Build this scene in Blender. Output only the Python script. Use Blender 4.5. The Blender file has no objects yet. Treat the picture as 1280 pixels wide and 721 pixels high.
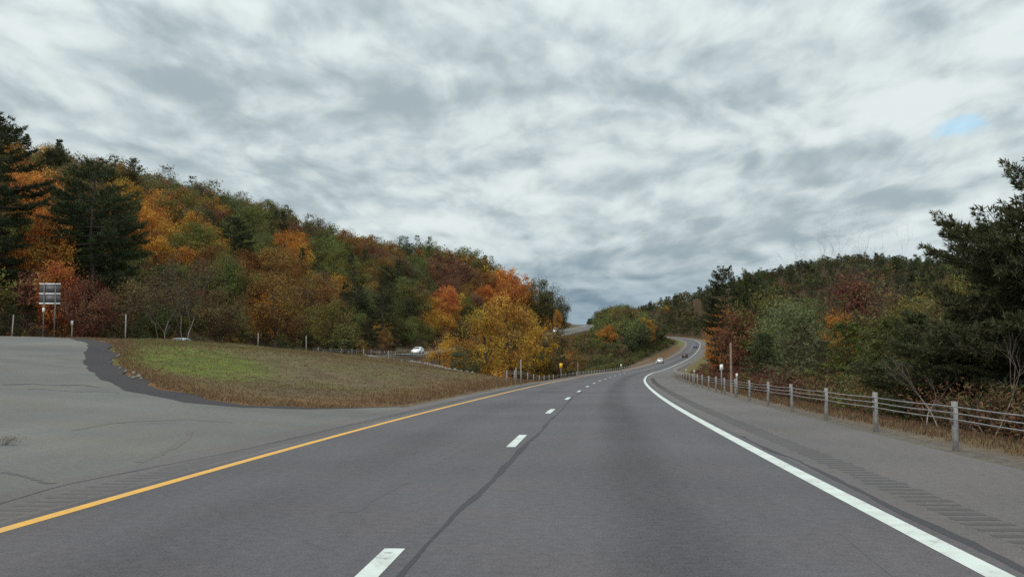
import bpy, math, random
import numpy as np

random.seed(7)
rng = np.random.default_rng(7)
scene = bpy.context.scene
COL = scene.collection

# ------------------------------------------------------------------ camera
FPX = 1318.0                      # focal length in pixels of the 1280 px wide photograph
CAM_H = 1.35
PITCH = math.atan((453 - 360.5) / FPX)
cam_d = bpy.data.cameras.new('camera')
cam_d.sensor_width = 36.0
cam_d.lens = 36.0 * FPX / 1280.0
cam_d.clip_start = 0.1
cam_d.clip_end = 12000
cam = bpy.data.objects.new('camera', cam_d)
cam.location = (0, 0, CAM_H)
cam.rotation_euler = (math.pi / 2 + PITCH, 0, 0)
COL.objects.link(cam)
scene.camera = cam

# ------------------------------------------------------------------ sky, sun, exposure
SUN_EL, SUN_AZ = math.radians(40), math.radians(205)      # azimuth clockwise from +Y: behind the camera
SKY_STRENGTH = 0.1
world = bpy.data.worlds.new('World')
scene.world = world
world.use_nodes = True
world.cycles.sampling_method = 'MANUAL'
world.cycles.sample_map_resolution = 256


def node(nt, typ, loc=(0, 0), **kw):
    n = nt.nodes.new(typ)
    n.location = loc
    for k, v in kw.items():
        if k == 'inp':
            for kk, vv in v.items():
                n.inputs[kk].default_value = vv
        else:
            setattr(n, k, v)
    return n


def math_node(nt, op, a, b=None, c=None, clamp=False):
    n = nt.nodes.new('ShaderNodeMath')
    n.operation = op
    n.use_clamp = clamp
    for i, v in enumerate((a, b, c)):
        if v is None:
            continue
        if isinstance(v, (int, float)):
            n.inputs[i].default_value = v
        else:
            nt.links.new(v, n.inputs[i])
    return n.outputs[0]


def smooth_range(nt, v, a, b, o0=0.0, o1=1.0):
    n = nt.nodes.new('ShaderNodeMapRange')
    n.interpolation_type = 'SMOOTHSTEP'
    nt.links.new(v, n.inputs[0])
    n.inputs[1].default_value = a
    n.inputs[2].default_value = b
    n.inputs[3].default_value = o0
    n.inputs[4].default_value = o1
    return n.outputs[0]


def mix_col(nt, fac, a, b, blend='MIX'):
    n = nt.nodes.new('ShaderNodeMix')
    n.data_type = 'RGBA'
    n.blend_type = blend
    for sock, v in ((n.inputs[0], fac), (n.inputs[6], a), (n.inputs[7], b)):
        if isinstance(v, (int, float)):
            sock.default_value = v
        elif isinstance(v, (tuple, list)):
            sock.default_value = tuple(v) + ((1,) if len(v) == 3 else ())
        else:
            nt.links.new(v, sock)
    return n.outputs[2]


def build_sky():
    nt = world.node_tree
    nt.nodes.clear()
    tc = node(nt, 'ShaderNodeTexCoord')
    sep = node(nt, 'ShaderNodeSeparateXYZ')
    nt.links.new(tc.outputs['Generated'], sep.inputs[0])
    x, y, z = sep.outputs
    zc = math_node(nt, 'ADD', math_node(nt, 'MAXIMUM', z, 0.0), 0.085)
    u = math_node(nt, 'DIVIDE', x, math_node(nt, 'MULTIPLY_ADD', zc, 0.55, 0.13))
    v = math_node(nt, 'MULTIPLY', math_node(nt, 'LOGARITHM', zc, math.e), 2.5)
    comb = node(nt, 'ShaderNodeCombineXYZ', inp={2: 5.3})
    nt.links.new(u, comb.inputs[0])
    nt.links.new(v, comb.inputs[1])
    # gentle warp so the cloud rows are not straight
    warp = node(nt, 'ShaderNodeTexNoise', inp={'Scale': 1.1, 'Detail': 3.0})
    nt.links.new(comb.outputs[0], warp.inputs['Vector'])
    wv = node(nt, 'ShaderNodeVectorMath', operation='SCALE', inp={3: 0.45})
    nt.links.new(warp.outputs['Color'], wv.inputs[0])
    add = node(nt, 'ShaderNodeVectorMath', operation='ADD')
    nt.links.new(comb.outputs[0], add.inputs[0])
    nt.links.new(wv.outputs[0], add.inputs[1])

    def density(shift):
        vec = add.outputs[0]
        if shift:
            sh = node(nt, 'ShaderNodeVectorMath', operation='ADD', inp={1: (0.02, shift, 0.0)})
            nt.links.new(vec, sh.inputs[0])
            vec = sh.outputs[0]
        n1 = node(nt, 'ShaderNodeTexNoise', inp={'Scale': 1.5, 'Detail': 8.0, 'Roughness': 0.5})
        n2 = node(nt, 'ShaderNodeTexNoise', inp={'Scale': 3.6, 'Detail': 7.0, 'Roughness': 0.5})
        n3 = node(nt, 'ShaderNodeTexNoise', inp={'Scale': 0.5, 'Detail': 2.0, 'Roughness': 0.5})
        fl = node(nt, 'ShaderNodeVectorMath', operation='MULTIPLY', inp={1: (1.0, 0.62, 1.0)})
        nt.links.new(vec, fl.inputs[0])
        for n, c in ((n1, fl.outputs[0]), (n2, fl.outputs[0]), (n3, vec)):
            nt.links.new(c, n.inputs['Vector'])
        s = math_node(nt, 'MULTIPLY_ADD', n1.outputs[0], 0.44, math_node(nt, 'MULTIPLY', n2.outputs[0], 0.30))
        s = math_node(nt, 'MULTIPLY_ADD', n3.outputs[0], 0.26, s)
        return s
    dens = density(0.0)
    # light falls on the upper edge of each roll of cloud
    rim = math_node(nt, 'SUBTRACT', dens, density(0.12))
    lit = math_node(nt, 'MULTIPLY_ADD', dens, 3.6, -1.24)
    lit = math_node(nt, 'MULTIPLY_ADD', rim, 6.0, lit)
    lit = smooth_range(nt, lit, -0.15, 1.1)
    # the deck: grey-blue bases, pale sunlit tops; dimmer and bluer low over the horizon
    low = smooth_range(nt, z, 0.03, 0.135)
    base = mix_col(nt, low, (0.13, 0.215, 0.285), (0.37, 0.455, 0.49))
    top = mix_col(nt, low, (0.31, 0.41, 0.48), (0.755, 0.835, 0.835))
    deck = mix_col(nt, lit, base, top)
    zen = smooth_range(nt, z, 0.2, 0.95, 1.0, 1.7)
    sc = node(nt, 'ShaderNodeVectorMath', operation='SCALE')
    nt.links.new(deck, sc.inputs[0])
    nt.links.new(math_node(nt, 'MULTIPLY', zen, 1.0 / SKY_STRENGTH), sc.inputs[3])
    # clear air behind the deck
    sky = node(nt, 'ShaderNodeTexSky', sky_type='NISHITA', sun_disc=False)
    sky.sun_elevation = SUN_EL
    sky.sun_rotation = SUN_AZ
    # small openings where the deck is thin
    n4 = node(nt, 'ShaderNodeTexNoise', inp={'Scale': 3.5, 'Detail': 6.0, 'Roughness': 0.6})
    nt.links.new(add.outputs[0], n4.inputs['Vector'])
    hole = None
    for (px, py, r, k) in ((1214, 160, 0.040, .46), (1100, 74, 0.05, .30), (1284, 42, 0.035, .46)):
        cx, cz = (px - 640) / FPX, (360.5 - py) / FPX
        d = np.array([cx, math.cos(PITCH) - cz * math.sin(PITCH), math.sin(PITCH) + cz * math.cos(PITCH)])
        d /= np.linalg.norm(d)
        sub = node(nt, 'ShaderNodeVectorMath', operation='SUBTRACT', inp={1: tuple(d)})
        nt.links.new(tc.outputs['Generated'], sub.inputs[0])
        mul = node(nt, 'ShaderNodeVectorMath', operation='MULTIPLY', inp={1: (0.55, 0.55, 1.5)})
        nt.links.new(sub.outputs[0], mul.inputs[0])
        ln = node(nt, 'ShaderNodeVectorMath', operation='LENGTH')
        nt.links.new(mul.outputs[0], ln.inputs[0])
        g = smooth_range(nt, ln.outputs['Value'], 0.0, r, k, 0.0)
        hole = g if hole is None else math_node(nt, 'ADD', hole, g)
    gap = smooth_range(nt, math_node(nt, 'ADD', hole, math_node(nt, 'MULTIPLY', n4.outputs[0], 1.3)), 0.92, 1.26, 0.0, 0.62)
    clear = node(nt, 'ShaderNodeVectorMath', operation='MULTIPLY', inp={1: (1.15, 1.6, 1.6)})
    nt.links.new(sky.outputs[0], clear.inputs[0])
    final = mix_col(nt, gap, sc.outputs[0], clear.outputs[0])
    bg = node(nt, 'ShaderNodeBackground', inp={'Strength': SKY_STRENGTH})
    nt.links.new(final, bg.inputs['Color'])
    out = node(nt, 'ShaderNodeOutputWorld')
    nt.links.new(bg.outputs[0], out.inputs[0])


build_sky()
sun_d = bpy.data.lights.new('sun', 'SUN')
sun_d.energy = 1.5
sun_d.angle = math.radians(11)
sun_d.color = (1.0, 0.95, 0.87)
sun = bpy.data.objects.new('sun', sun_d)
sun.rotation_euler = (math.pi / 2 - SUN_EL, 0, -SUN_AZ + math.pi)
sun.location = (60, -40, 80)
COL.objects.link(sun)
vs = scene.view_settings
vs.view_transform = 'Standard'
vs.look = 'None'
vs.exposure = 0.0
vs.gamma = 1.0
vs.use_curve_mapping = False
scene.render.engine = 'CYCLES'
scene.cycles.max_bounces = 6
scene.cycles.diffuse_bounces = 4
scene.cycles.glossy_bounces = 2
scene.cycles.transmission_bounces = 2
scene.cycles.use_denoising = False
# ------------------------------------------------------------------ the lie of the land
# The carriageway is a curve with station s (metres ahead of the camera) and offset t (metres, + to the right).
_ks = np.array([-20, 30, 60, 90, 120, 150, 180, 210, 250, 300, 350, 400, 450, 500, 550, 600, 700, 800.])
_kk = np.array([1.539, .84, .391, .567, .685, .503, .358, .278, .234, .167, .054, -.041, -.074, -.154, -.235, -1.488, -3.214, -4.079]) * 1e-3
_kg = np.array([.412, -.406, -.232, -.289, .125, .141, -.166, .544, 1.263, 1.861, 2.3, 3.197, 3.995, 4.638, 5.109, 5.217, 5.027, 4.0]) * 1e-2
_S = np.arange(-100, 5000, 2.0)
_k = np.interp(_S, np.r_[-100, _ks, 860, 5000], np.r_[1.0e-3, _kk, 0, 0])
_g = np.interp(_S, np.r_[-100, _ks, 1000, 5000], np.r_[0, _kg, 0, 0])
_i0 = int(np.argmin(abs(_S)))
_TH = np.cumsum(_k) * 2.0
_TH = _TH - _TH[_i0] + 0.0566
_X = np.cumsum(np.sin(_TH)) * 2.0
_X = _X - _X[_i0] - 1.0084
_Y = np.cumsum(np.cos(_TH)) * 2.0
_Y = _Y - _Y[_i0]
_Z = np.cumsum(_g) * 2.0
_Z = _Z - _Z[_i0]
HALF = 3.66                                     # centre line to edge line
SH_L, SH_R = -4.96, 6.55                         # paved edges


def sstep(a, b, v):
    t = np.clip((np.asarray(v, float) - a) / (b - a), 0, 1)
    return t * t * (3 - 2 * t)


def _th(s, t):
    w = sstep(60, 200, np.abs(t))
    return np.interp(s, _S, _TH) * (1 - w) + 0.16 * w


def xy(s, t):
    s, t = np.broadcast_arrays(np.asarray(s, float), np.asarray(t, float))
    th = _th(s, t)
    return np.interp(s, _S, _X) + np.cos(th) * t, np.interp(s, _S, _Y) - np.sin(th) * t


def inv(x, y):
    x, y = np.asarray(x, float), np.asarray(y, float)
    s = y.copy()
    t = np.zeros_like(s)
    for _ in range(12):
        th = _th(s, t)
        dx, dy = x - np.interp(s, _S, _X), y - np.interp(s, _S, _Y)
        t = dx * np.cos(th) - dy * np.sin(th)
        s = s + dx * np.sin(th) + dy * np.cos(th)
    return s, t


def RZ(s):
    return np.interp(s, _S, _Z)


_ls = [-100, 0, 60, 100, 150, 220, 300, 380, 470, 520, 560, 610, 650, 720, 800, 5000]
_lt = [-42, -42, -43, -43.5, -44, -46.5, -44, -43, -43, -48, -58, -76, -92, -110, -120, -120]
_lz = [3.05, 3.05, 3.0, 2.45, 2.5, 3.0, 7.0, 12.0, 17.2, 19.6, 21.4, 23.6, 25.2, 28, 30, 40]


def _smooth_table(xs, ys):
    g = np.arange(-100, 900, 2.0)
    v = np.interp(g, xs, ys)
    k = np.hanning(41)
    k /= k.sum()
    return g, np.convolve(np.pad(v, 20, mode='edge'), k, 'valid')


_lg, _ltv = _smooth_table(_ls, _lt)
_, _lzv = _smooth_table(_ls, _lz)


def TL(s):
    return np.interp(s, _lg, _ltv)


def LZ(s):
    return np.interp(s, _lg, _lzv)


LHW = 5.8


def _rand_field(x, y, sc, seed):
    r = np.random.default_rng(seed)
    out = 0
    for i in range(5):
        a = r.uniform(0, 6.28)
        f = r.uniform(.6, 1.6) / sc
        out = out + np.sin((x * math.cos(a) + y * math.sin(a)) * f * 6.28 + r.uniform(0, 6.28))
    return out / 3.0


# far ridge behind the wood on the right: (x, y, crest height of the ground)
def _ridge_pt(px, py, d, tree=8.0):
    return ((px - 640) / FPX * d, d, CAM_H + (453 - py) * d / FPX - tree)


RIDGE = np.array([_ridge_pt(1700, 345, 560), _ridge_pt(1420, 330, 600), _ridge_pt(1250, 326, 640), _ridge_pt(1170, 322, 670), _ridge_pt(1080, 316, 720),
                  _ridge_pt(1000, 333, 780), _ridge_pt(940, 351, 850), _ridge_pt(880, 369, 930), _ridge_pt(820, 389, 1020), _ridge_pt(770, 399, 1120), _ridge_pt(700, 408, 1250), _ridge_pt(600, 408, 1400)])


def ridge_height(x, y):
    best = np.full(np.shape(x), 1e9)
    zr = np.zeros(np.shape(x))
    for a, b in zip(RIDGE[:-1], RIDGE[1:]):
        v = b[:2] - a[:2]
        t = np.clip(((x - a[0]) * v[0] + (y - a[1]) * v[1]) / (v @ v), 0, 1)
        d = np.hypot(x - a[0] - t * v[0], y - a[1] - t * v[1])
        m = d < best
        best = np.where(m, d, best)
        zr = np.where(m, a[2] + t * (b[2] - a[2]), zr)
    return zr * (1 - sstep(0, 230, best))


def ZN(s, t):
    """natural ground height at station s, offset t"""
    s, t = np.broadcast_arrays(np.asarray(s, float), np.asarray(t, float))
    x, y = xy(s, t)
    R, T, L = RZ(s), TL(s), LZ(s)
    e, o = T + LHW, T - LHW
    w = np.clip((SH_L - t) / (SH_L - e), 0, 1)
    bell = np.sin(np.pi * w)
    z = R + (L - R) * w
    z = z + 0.8 * bell * sstep(42, 60, s) * (1 - sstep(85, 120, s))
    z = z + 0.5 * np.exp(-((t - e - 3.2) / 2.6) ** 2) * sstep(66, 80, s) * (1 - sstep(112, 130, s))
    s_tr = np.maximum(81 + (-t - 12) * 2.6, 80)
    z = z - 3.3 * bell ** 0.8 * sstep(0, 20, s - s_tr) * (1 - sstep(250, 330, s))
    z = z + 3.0 * bell * sstep(330, 400, s) * (1 - sstep(490, 560, s))
    # beyond the other carriageway: the wooded hill
    tp = np.maximum(o - t, 0)
    Hm = np.interp(s, [-100, 0, 60, 130, 180, 250, 300, 350, 390, 420, 445, 475, 520, 5000], [10, 12, 18, 28, 40, 52, 44, 29, 25, 27, 24, 7, 3, 3])
    rise = Hm * np.tanh(0.60 * np.maximum(tp - 4, 0) / np.maximum(Hm, .1) * np.interp(s, [340, 420], [1, 1.6])) * (1 - 0.75 * sstep(120, 420, tp))
    z = np.where(t < o, L - 0.35 * sstep(0, 3, tp) * (1 - sstep(3, 8, tp)) + rise, z)
    # right side: verge, bank down to the wood, hill beyond
    zr = R - 0.05 - 1.5 * sstep(8.2, 14, t) * (1 - sstep(260, 420, s))
    z = np.where(t > SH_R, zr, z)
    far = sstep(14, 90, t)
    rh = ridge_height(x, y)
    z = z + np.where(t > 14, far * np.maximum(rh - z, 0), 0)
    z = z + np.where(t < o - 60, sstep(60, 200, o - t) * np.maximum(rh - z, 0), 0)
    rough = 0.35 * sstep(12, 30, t) + 0.9 * sstep(8, 30, np.maximum(o - t, 0)) + 0.10 * sstep(0.1, .5, bell)
    return z + rough * _rand_field(x, y, 23, 5)


def proj(x, y, z):
    zz = z - CAM_H
    cy = y * math.cos(PITCH) + zz * math.sin(PITCH)
    cz = -y * math.sin(PITCH) + zz * math.cos(PITCH)
    return 640 + FPX * x / cy, 360.5 - FPX * cz / cy


def hit(px, py, dmax=400.0):
    """first point of the ground that the view ray through a pixel meets: (s, t)"""
    cx, cz = (px - 640) / FPX, (360.5 - py) / FPX
    d = np.array([cx, math.cos(PITCH) - cz * math.sin(PITCH), math.sin(PITCH) + cz * math.cos(PITCH)])
    k = np.geomspace(3, dmax, 2500)
    P = d[None] * k[:, None]
    s, t = inv(P[:, 0], P[:, 1])
    dz = P[:, 2] + CAM_H - ZN(s, t)
    below = np.nonzero(dz < 0)[0]
    if len(below) == 0:
        return None
    return float(s[below[0]]), float(t[below[0]])


def at_col(px, d):
    """ground point in image column px at distance d: (x, y, z)"""
    x = (px - 640) / FPX * d
    s, t = inv(np.array(x), np.array(float(d)))
    return x, d, float(ZN(s, t))
# ------------------------------------------------------------------ materials
MAT = {}


def new_mat(name, rough=0.8, metal=0.0, spec=0.3):
    m = bpy.data.materials.new(name)
    m.use_nodes = True
    nt = m.node_tree
    b = nt.nodes['Principled BSDF']
    b.inputs['Roughness'].default_value = rough
    b.inputs['Metallic'].default_value = metal
    b.inputs['Specular IOR Level'].default_value = spec
    MAT[name] = m
    return m, nt, b


def noise(nt, vec, scale, detail=4.0, rough=0.55, dist=0.0):
    n = node(nt, 'ShaderNodeTexNoise', inp={'Scale': scale, 'Detail': detail, 'Roughness': rough, 'Distortion': dist})
    if vec is not None:
        nt.links.new(vec, n.inputs['Vector'])
    return n.outputs[0]


def bump(nt, b, h, strength, dist):
    bp = node(nt, 'ShaderNodeBump', inp={'Strength': strength, 'Distance': dist})
    nt.links.new(h, bp.inputs['Height'])
    nt.links.new(bp.outputs[0], b.inputs['Normal'])


def geo_pos(nt):
    return node(nt, 'ShaderNodeNewGeometry').outputs['Position']


def simple(name, col, rough=0.6, metal=0.0, var=0.25, scale=6.0, spec=0.3, bmp=0.0):
    m, nt, b = new_mat(name, rough, metal, spec)
    tc = node(nt, 'ShaderNodeTexCoord').outputs['Object']
    f = noise(nt, tc, scale, 5.0)
    d = tuple(c * (1 - var) for c in col)
    l = tuple(min(1, c * (1 + var)) for c in col)
    c = mix_col(nt, smooth_range(nt, f, 0.3, 0.7), d, l)
    nt.links.new(c, b.inputs['Base Color'])
    if bmp:
        bump(nt, b, f, bmp, 0.01)
    return m


def asphalt(name, col, tracks=0.0, speck=0.5, big=0.2, warm=(1, 1, 1), cracks=0.0, grain=True):
    """worn asphalt; UV is metres (u across, v along)"""
    m, nt, b = new_mat(name, 0.82, 0.0, 0.35)
    uv = node(nt, 'ShaderNodeUVMap').outputs[0]
    sp = node(nt, 'ShaderNodeSeparateXYZ')
    nt.links.new(uv, sp.inputs[0])
    st = node(nt, 'ShaderNodeVectorMath', operation='MULTIPLY', inp={1: (1.0, 0.12, 1.0)})
    nt.links.new(uv, st.inputs[0])
    fine = noise(nt, uv, 55.0, 3.0, 0.7)
    mid = noise(nt, uv, 9.0, 5.0, 0.65)
    streak = noise(nt, st.outputs[0], 1.1, 5.0, 0.55)
    blot = noise(nt, uv, 0.16, 4.0, 0.5)
    v = math_node(nt, 'ADD', math_node(nt, 'MULTIPLY', math_node(nt, 'SUBTRACT', fine, 0.5), speck),
                  math_node(nt, 'MULTIPLY', math_node(nt, 'SUBTRACT', mid, 0.5), speck * 0.4))
    v = math_node(nt, 'ADD', v, math_node(nt, 'MULTIPLY', math_node(nt, 'SUBTRACT', streak, 0.5), 0.45))
    v = math_node(nt, 'ADD', v, math_node(nt, 'MULTIPLY', math_node(nt, 'SUBTRACT', blot, 0.5), big * 2))
    v = math_node(nt, 'ADD', v, 1.0)
    if tracks:
        # oil-dark band along the middle of each lane, cleaner wheel paths beside it
        for c0 in (-1.92, 1.74):
            d = math_node(nt, 'ABSOLUTE', math_node(nt, 'SUBTRACT', sp.outputs[0], c0))
            v = math_node(nt, 'SUBTRACT', v, smooth_range(nt, d, 0.1, 0.75, tracks * (1.3 if c0 > 0 else 0.5), 0.0))
    col2 = tuple(c * w for c, w in zip(col, warm))
    sc = node(nt, 'ShaderNodeVectorMath', operation='SCALE')
    patch = smooth_range(nt, noise(nt, uv, 0.4, 3.0), 0.4, 0.65)
    nt.links.new(mix_col(nt, patch, col, col2), sc.inputs[0])
    nt.links.new(v, sc.inputs[3])
    res = sc.outputs[0]
    if cracks:
        wv = node(nt, 'ShaderNodeTexNoise', inp={'Scale': 0.6, 'Detail': 4.0})
        nt.links.new(uv, wv.inputs['Vector'])
        ad = node(nt, 'ShaderNodeVectorMath', operation='MULTIPLY_ADD', inp={1: (1.6, 1.6, 0)})
        nt.links.new(wv.outputs['Color'], ad.inputs[0])
        nt.links.new(uv, ad.inputs[2])
        vo = node(nt, 'ShaderNodeTexVoronoi', feature='DISTANCE_TO_EDGE', inp={'Scale': 0.11})
        nt.links.new(ad.outputs[0], vo.inputs['Vector'])
        ck = smooth_range(nt, vo.outputs['Distance'], 0.0006, 0.003, cracks, 0.0)
        res = mix_col(nt, ck, res, (0.03, 0.028, 0.03))
    nt.links.new(res, b.inputs['Base Color'])
    bump(nt, b, fine, 0.35, 0.006)
    return m


asphalt('asphalt', (0.094, 0.086, 0.093), tracks=0.26, speck=2.3, big=.4, warm=(1.06, 1.0, .97), cracks=.15)
asphalt('asphalt_shoulder', (0.122, 0.109, 0.107), warm=(1.05, 1.0, .95), speck=2.1, big=.4)
asphalt('asphalt_worn', (0.128, 0.124, 0.116), warm=(1.06, 1.0, .92), speck=1.9, big=.55, cracks=.0)
asphalt('gravel_dark', (0.030, 0.024, 0.026), speck=.95, warm=(1.1, .98, .95), big=.45)
asphalt('tar', (0.050, 0.045, 0.050), speck=.25)
asphalt('skid', (0.094, 0.087, 0.092), speck=1.2)
asphalt('stain', (0.130, 0.118, 0.104), speck=1.0)
asphalt('rumble', (0.080, 0.071, 0.071), speck=.6)
asphalt('rumble_faint', (0.102, 0.091, 0.090), speck=.8)


def paint(name, col, wear):
    m, nt, b = new_mat(name, 0.62, 0.0, 0.35)
    uv = node(nt, 'ShaderNodeUVMap').outputs[0]
    w = noise(nt, uv, 14.0, 6.0, 0.72)
    big = noise(nt, uv, 0.9, 4.0)
    k = math_node(nt, 'ADD', w, math_node(nt, 'MULTIPLY', math_node(nt, 'SUBTRACT', big, 0.5), 0.5))
    c = mix_col(nt, smooth_range(nt, k, 0.56, 0.68, 0.0, wear), col, (0.15, 0.14, 0.14))
    c = mix_col(nt, smooth_range(nt, noise(nt, uv, 2.2, 5.0), 0.35, 0.75, 0.0, 0.38), c, (0.3, 0.28, 0.25))
    nt.links.new(c, b.inputs['Base Color'])
    bump(nt, b, w, 0.2, 0.004)


paint('paint_white', (0.66, 0.71, 0.655), 0.6)
paint('paint_yellow', (0.78, 0.40, 0.045), 0.6)


def ground_mat():
    m, nt, b = new_mat('ground', 0.95, 0.0, 0.1)
    pos = geo_pos(nt)
    at = node(nt, 'ShaderNodeAttribute', attribute_name='zone')          # r grass, g bare gravel, b wood floor
    sp = node(nt, 'ShaderNodeSeparateColor')
    nt.links.new(at.outputs['Color'], sp.inputs[0])
    n_big = noise(nt, pos, 0.09, 5.0, 0.6)
    n_mid = noise(nt, pos, 0.7, 5.0, 0.6)
    n_fine = noise(nt, pos, 7.0, 6.0, 0.7)
    dry = mix_col(nt, smooth_range(nt, n_mid, 0.35, 0.68), (0.118, 0.088, 0.052), (0.19, 0.145, 0.082))
    dry = mix_col(nt, smooth_range(nt, n_big, 0.42, 0.62), dry, (0.150, 0.135, 0.058))
    green = mix_col(nt, smooth_range(nt, n_mid, 0.35, 0.7), (0.105, 0.135, 0.028), (0.165, 0.195, 0.04))
    rim = mix_col(nt, smooth_range(nt, n_mid, 0.3, 0.7), (0.15, 0.075, 0.035), (0.23, 0.125, 0.055))
    dry = mix_col(nt, at.outputs['Alpha'], dry, rim)
    c = mix_col(nt, sp.outputs[0], dry, green)
    stone = mix_col(nt, smooth_range(nt, n_fine, 0.35, 0.65), (0.10, 0.088, 0.08), (0.26, 0.235, 0.21))
    c = mix_col(nt, sp.outputs[1], c, stone)
    litter = mix_col(nt, smooth_range(nt, n_mid, 0.35, 0.7), (0.045, 0.03, 0.018), (0.10, 0.062, 0.03))
    c = mix_col(nt, sp.outputs[2], c, litter)
    c = mix_col(nt, smooth_range(nt, n_fine, 0.3, 0.75, 0.0, 0.3), c, (0.06, 0.042, 0.03))
    nt.links.new(c, b.inputs['Base Color'])
    bump(nt, b, n_fine, 0.7, 0.12)


ground_mat()


def leaf_mat(name, attr=False, transl=0.3, rough=.6):
    """leaf colour comes from the tree (object colour, or a colour stored per tree), varied leaf by leaf"""
    m = bpy.data.materials.new(name)
    m.use_nodes = True
    nt = m.node_tree
    nt.nodes.clear()
    MAT[name] = m
    var = node(nt, 'ShaderNodeAttribute', attribute_name='var').outputs['Fac']
    if attr:
        base = node(nt, 'ShaderNodeAttribute', attribute_name='tint').outputs['Color']
    else:
        base = node(nt, 'ShaderNodeObjectInfo').outputs['Color']
    hsv = node(nt, 'ShaderNodeHueSaturation')
    nt.links.new(base, hsv.inputs['Color'])
    nt.links.new(math_node(nt, 'MULTIPLY_ADD', var, 0.07, 0.467), hsv.inputs['Hue'])
    nt.links.new(math_node(nt, 'MULTIPLY_ADD', var, 1.05, 0.45), hsv.inputs['Value'])
    hsv.inputs['Saturation'].default_value = 0.97
    d = node(nt, 'ShaderNodeBsdfDiffuse')
    t = node(nt, 'ShaderNodeBsdfTranslucent')
    mx = node(nt, 'ShaderNodeMixShader', inp={0: transl})
    nt.links.new(hsv.outputs[0], d.inputs[0])
    nt.links.new(hsv.outputs[0], t.inputs[0])
    nt.links.new(d.outputs[0], mx.inputs[1])
    nt.links.new(t.outputs[0], mx.inputs[2])
    out = node(nt, 'ShaderNodeOutputMaterial')
    nt.links.new(mx.outputs[0], out.inputs[0])


leaf_mat('leaf')
leaf_mat('leaf_mass', attr=True)
leaf_mat('needle', transl=0.2)
simple('bark', (0.075, 0.058, 0.046), 0.9, var=.5, scale=9)
simple('bark_pale', (0.28, 0.25, 0.225), 0.85, var=.35, scale=5)
simple('twig_grey', (0.13, 0.10, 0.085), 0.9, var=.4, scale=7)
simple('steel', (0.28, 0.265, 0.26), 0.7, 0.2, var=.22, scale=9, bmp=.1)
simple('steel_cable', (0.32, 0.29, 0.29), 0.5, 0.5, var=.2)
simple('sign_back', (0.12, 0.115, 0.12), 0.55, 0.3, var=.12, scale=3)
simple('sign_white', (0.80, 0.80, 0.77), 0.5, var=.06)
simple('sign_yellow', (0.85, 0.48, 0.02), 0.45, var=.05)
simple('post_wood', (0.22, 0.165, 0.14), 0.9, var=.35, scale=12)
simple('rubber', (0.02, 0.02, 0.02), 0.8)
simple('wheel_rim', (0.45, 0.45, 0.46), 0.35, 0.7, var=.1)
simple('car_glass', (0.02, 0.025, 0.03), 0.08, 0.0, spec=.8, var=.1)
simple('lamp_red', (0.35, 0.01, 0.01), 0.25, spec=.6, var=.1)
simple('lamp_clear', (0.75, 0.75, 0.72), 0.15, spec=.7, var=.05)
simple('plate', (0.75, 0.6, 0.25), 0.5, var=.05)
simple('plastic_dark', (0.03, 0.03, 0.032), 0.6)
simple('rock', (0.22, 0.205, 0.19), 0.9, var=.4, scale=3)
simple('mirror_black', (0.03, 0.03, 0.03), 0.4)

# ------------------------------------------------------------------ mesh helpers


def mesh_np(name, V, F, mat, var=None, tint=None, uv=None, smooth=False):
    """V (n,3), F (m,k) one polygon size per call -> mesh data"""
    V = np.ascontiguousarray(V, dtype=np.float32)
    F = np.ascontiguousarray(F, dtype=np.int32)
    me = bpy.data.meshes.new(name)
    me.vertices.add(len(V))
    me.vertices.foreach_set('co', V.ravel())
    m, k = F.shape
    me.loops.add(m * k)
    me.loops.foreach_set('vertex_index', F.ravel())
    me.polygons.add(m)
    me.polygons.foreach_set('loop_start', np.arange(0, m * k, k, dtype=np.int32))
    if var is not None:
        a = me.attributes.new('var', 'FLOAT', 'POINT')
        a.data.foreach_set('value', np.ascontiguousarray(var, dtype=np.float32))
    if tint is not None:
        a = me.attributes.new('tint', 'FLOAT_COLOR', 'POINT')
        t4 = np.ones((len(V), 4), np.float32)
        t4[:, :3] = tint
        a.data.foreach_set('color', t4.ravel())
    if uv is not None:
        l = me.uv_layers.new(name='UVMap')
        l.data.foreach_set('uv', np.ascontiguousarray(uv[F.ravel()], dtype=np.float32).ravel())
    me.update(calc_edges=True)
    if smooth:
        me.polygons.foreach_set('use_smooth', np.ones(m, bool))
    me.materials.append(MAT[mat])
    return me


def link(name, data, parent=None, **props):
    o = bpy.data.objects.new(name, data)
    COL.objects.link(o)
    if parent is not None:
        o.parent = parent
    for k, v in props.items():
        o[k] = v
    return o


def thing(name, label, cat, loc=(0, 0, 0), rz=0.0, group=None):
    o = link(name, None, None, label=label, category=cat)
    o.empty_display_size = 0.3
    o.location = loc
    o.rotation_euler = (0, 0, rz)
    if group:
        o['group'] = group
    return o


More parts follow.
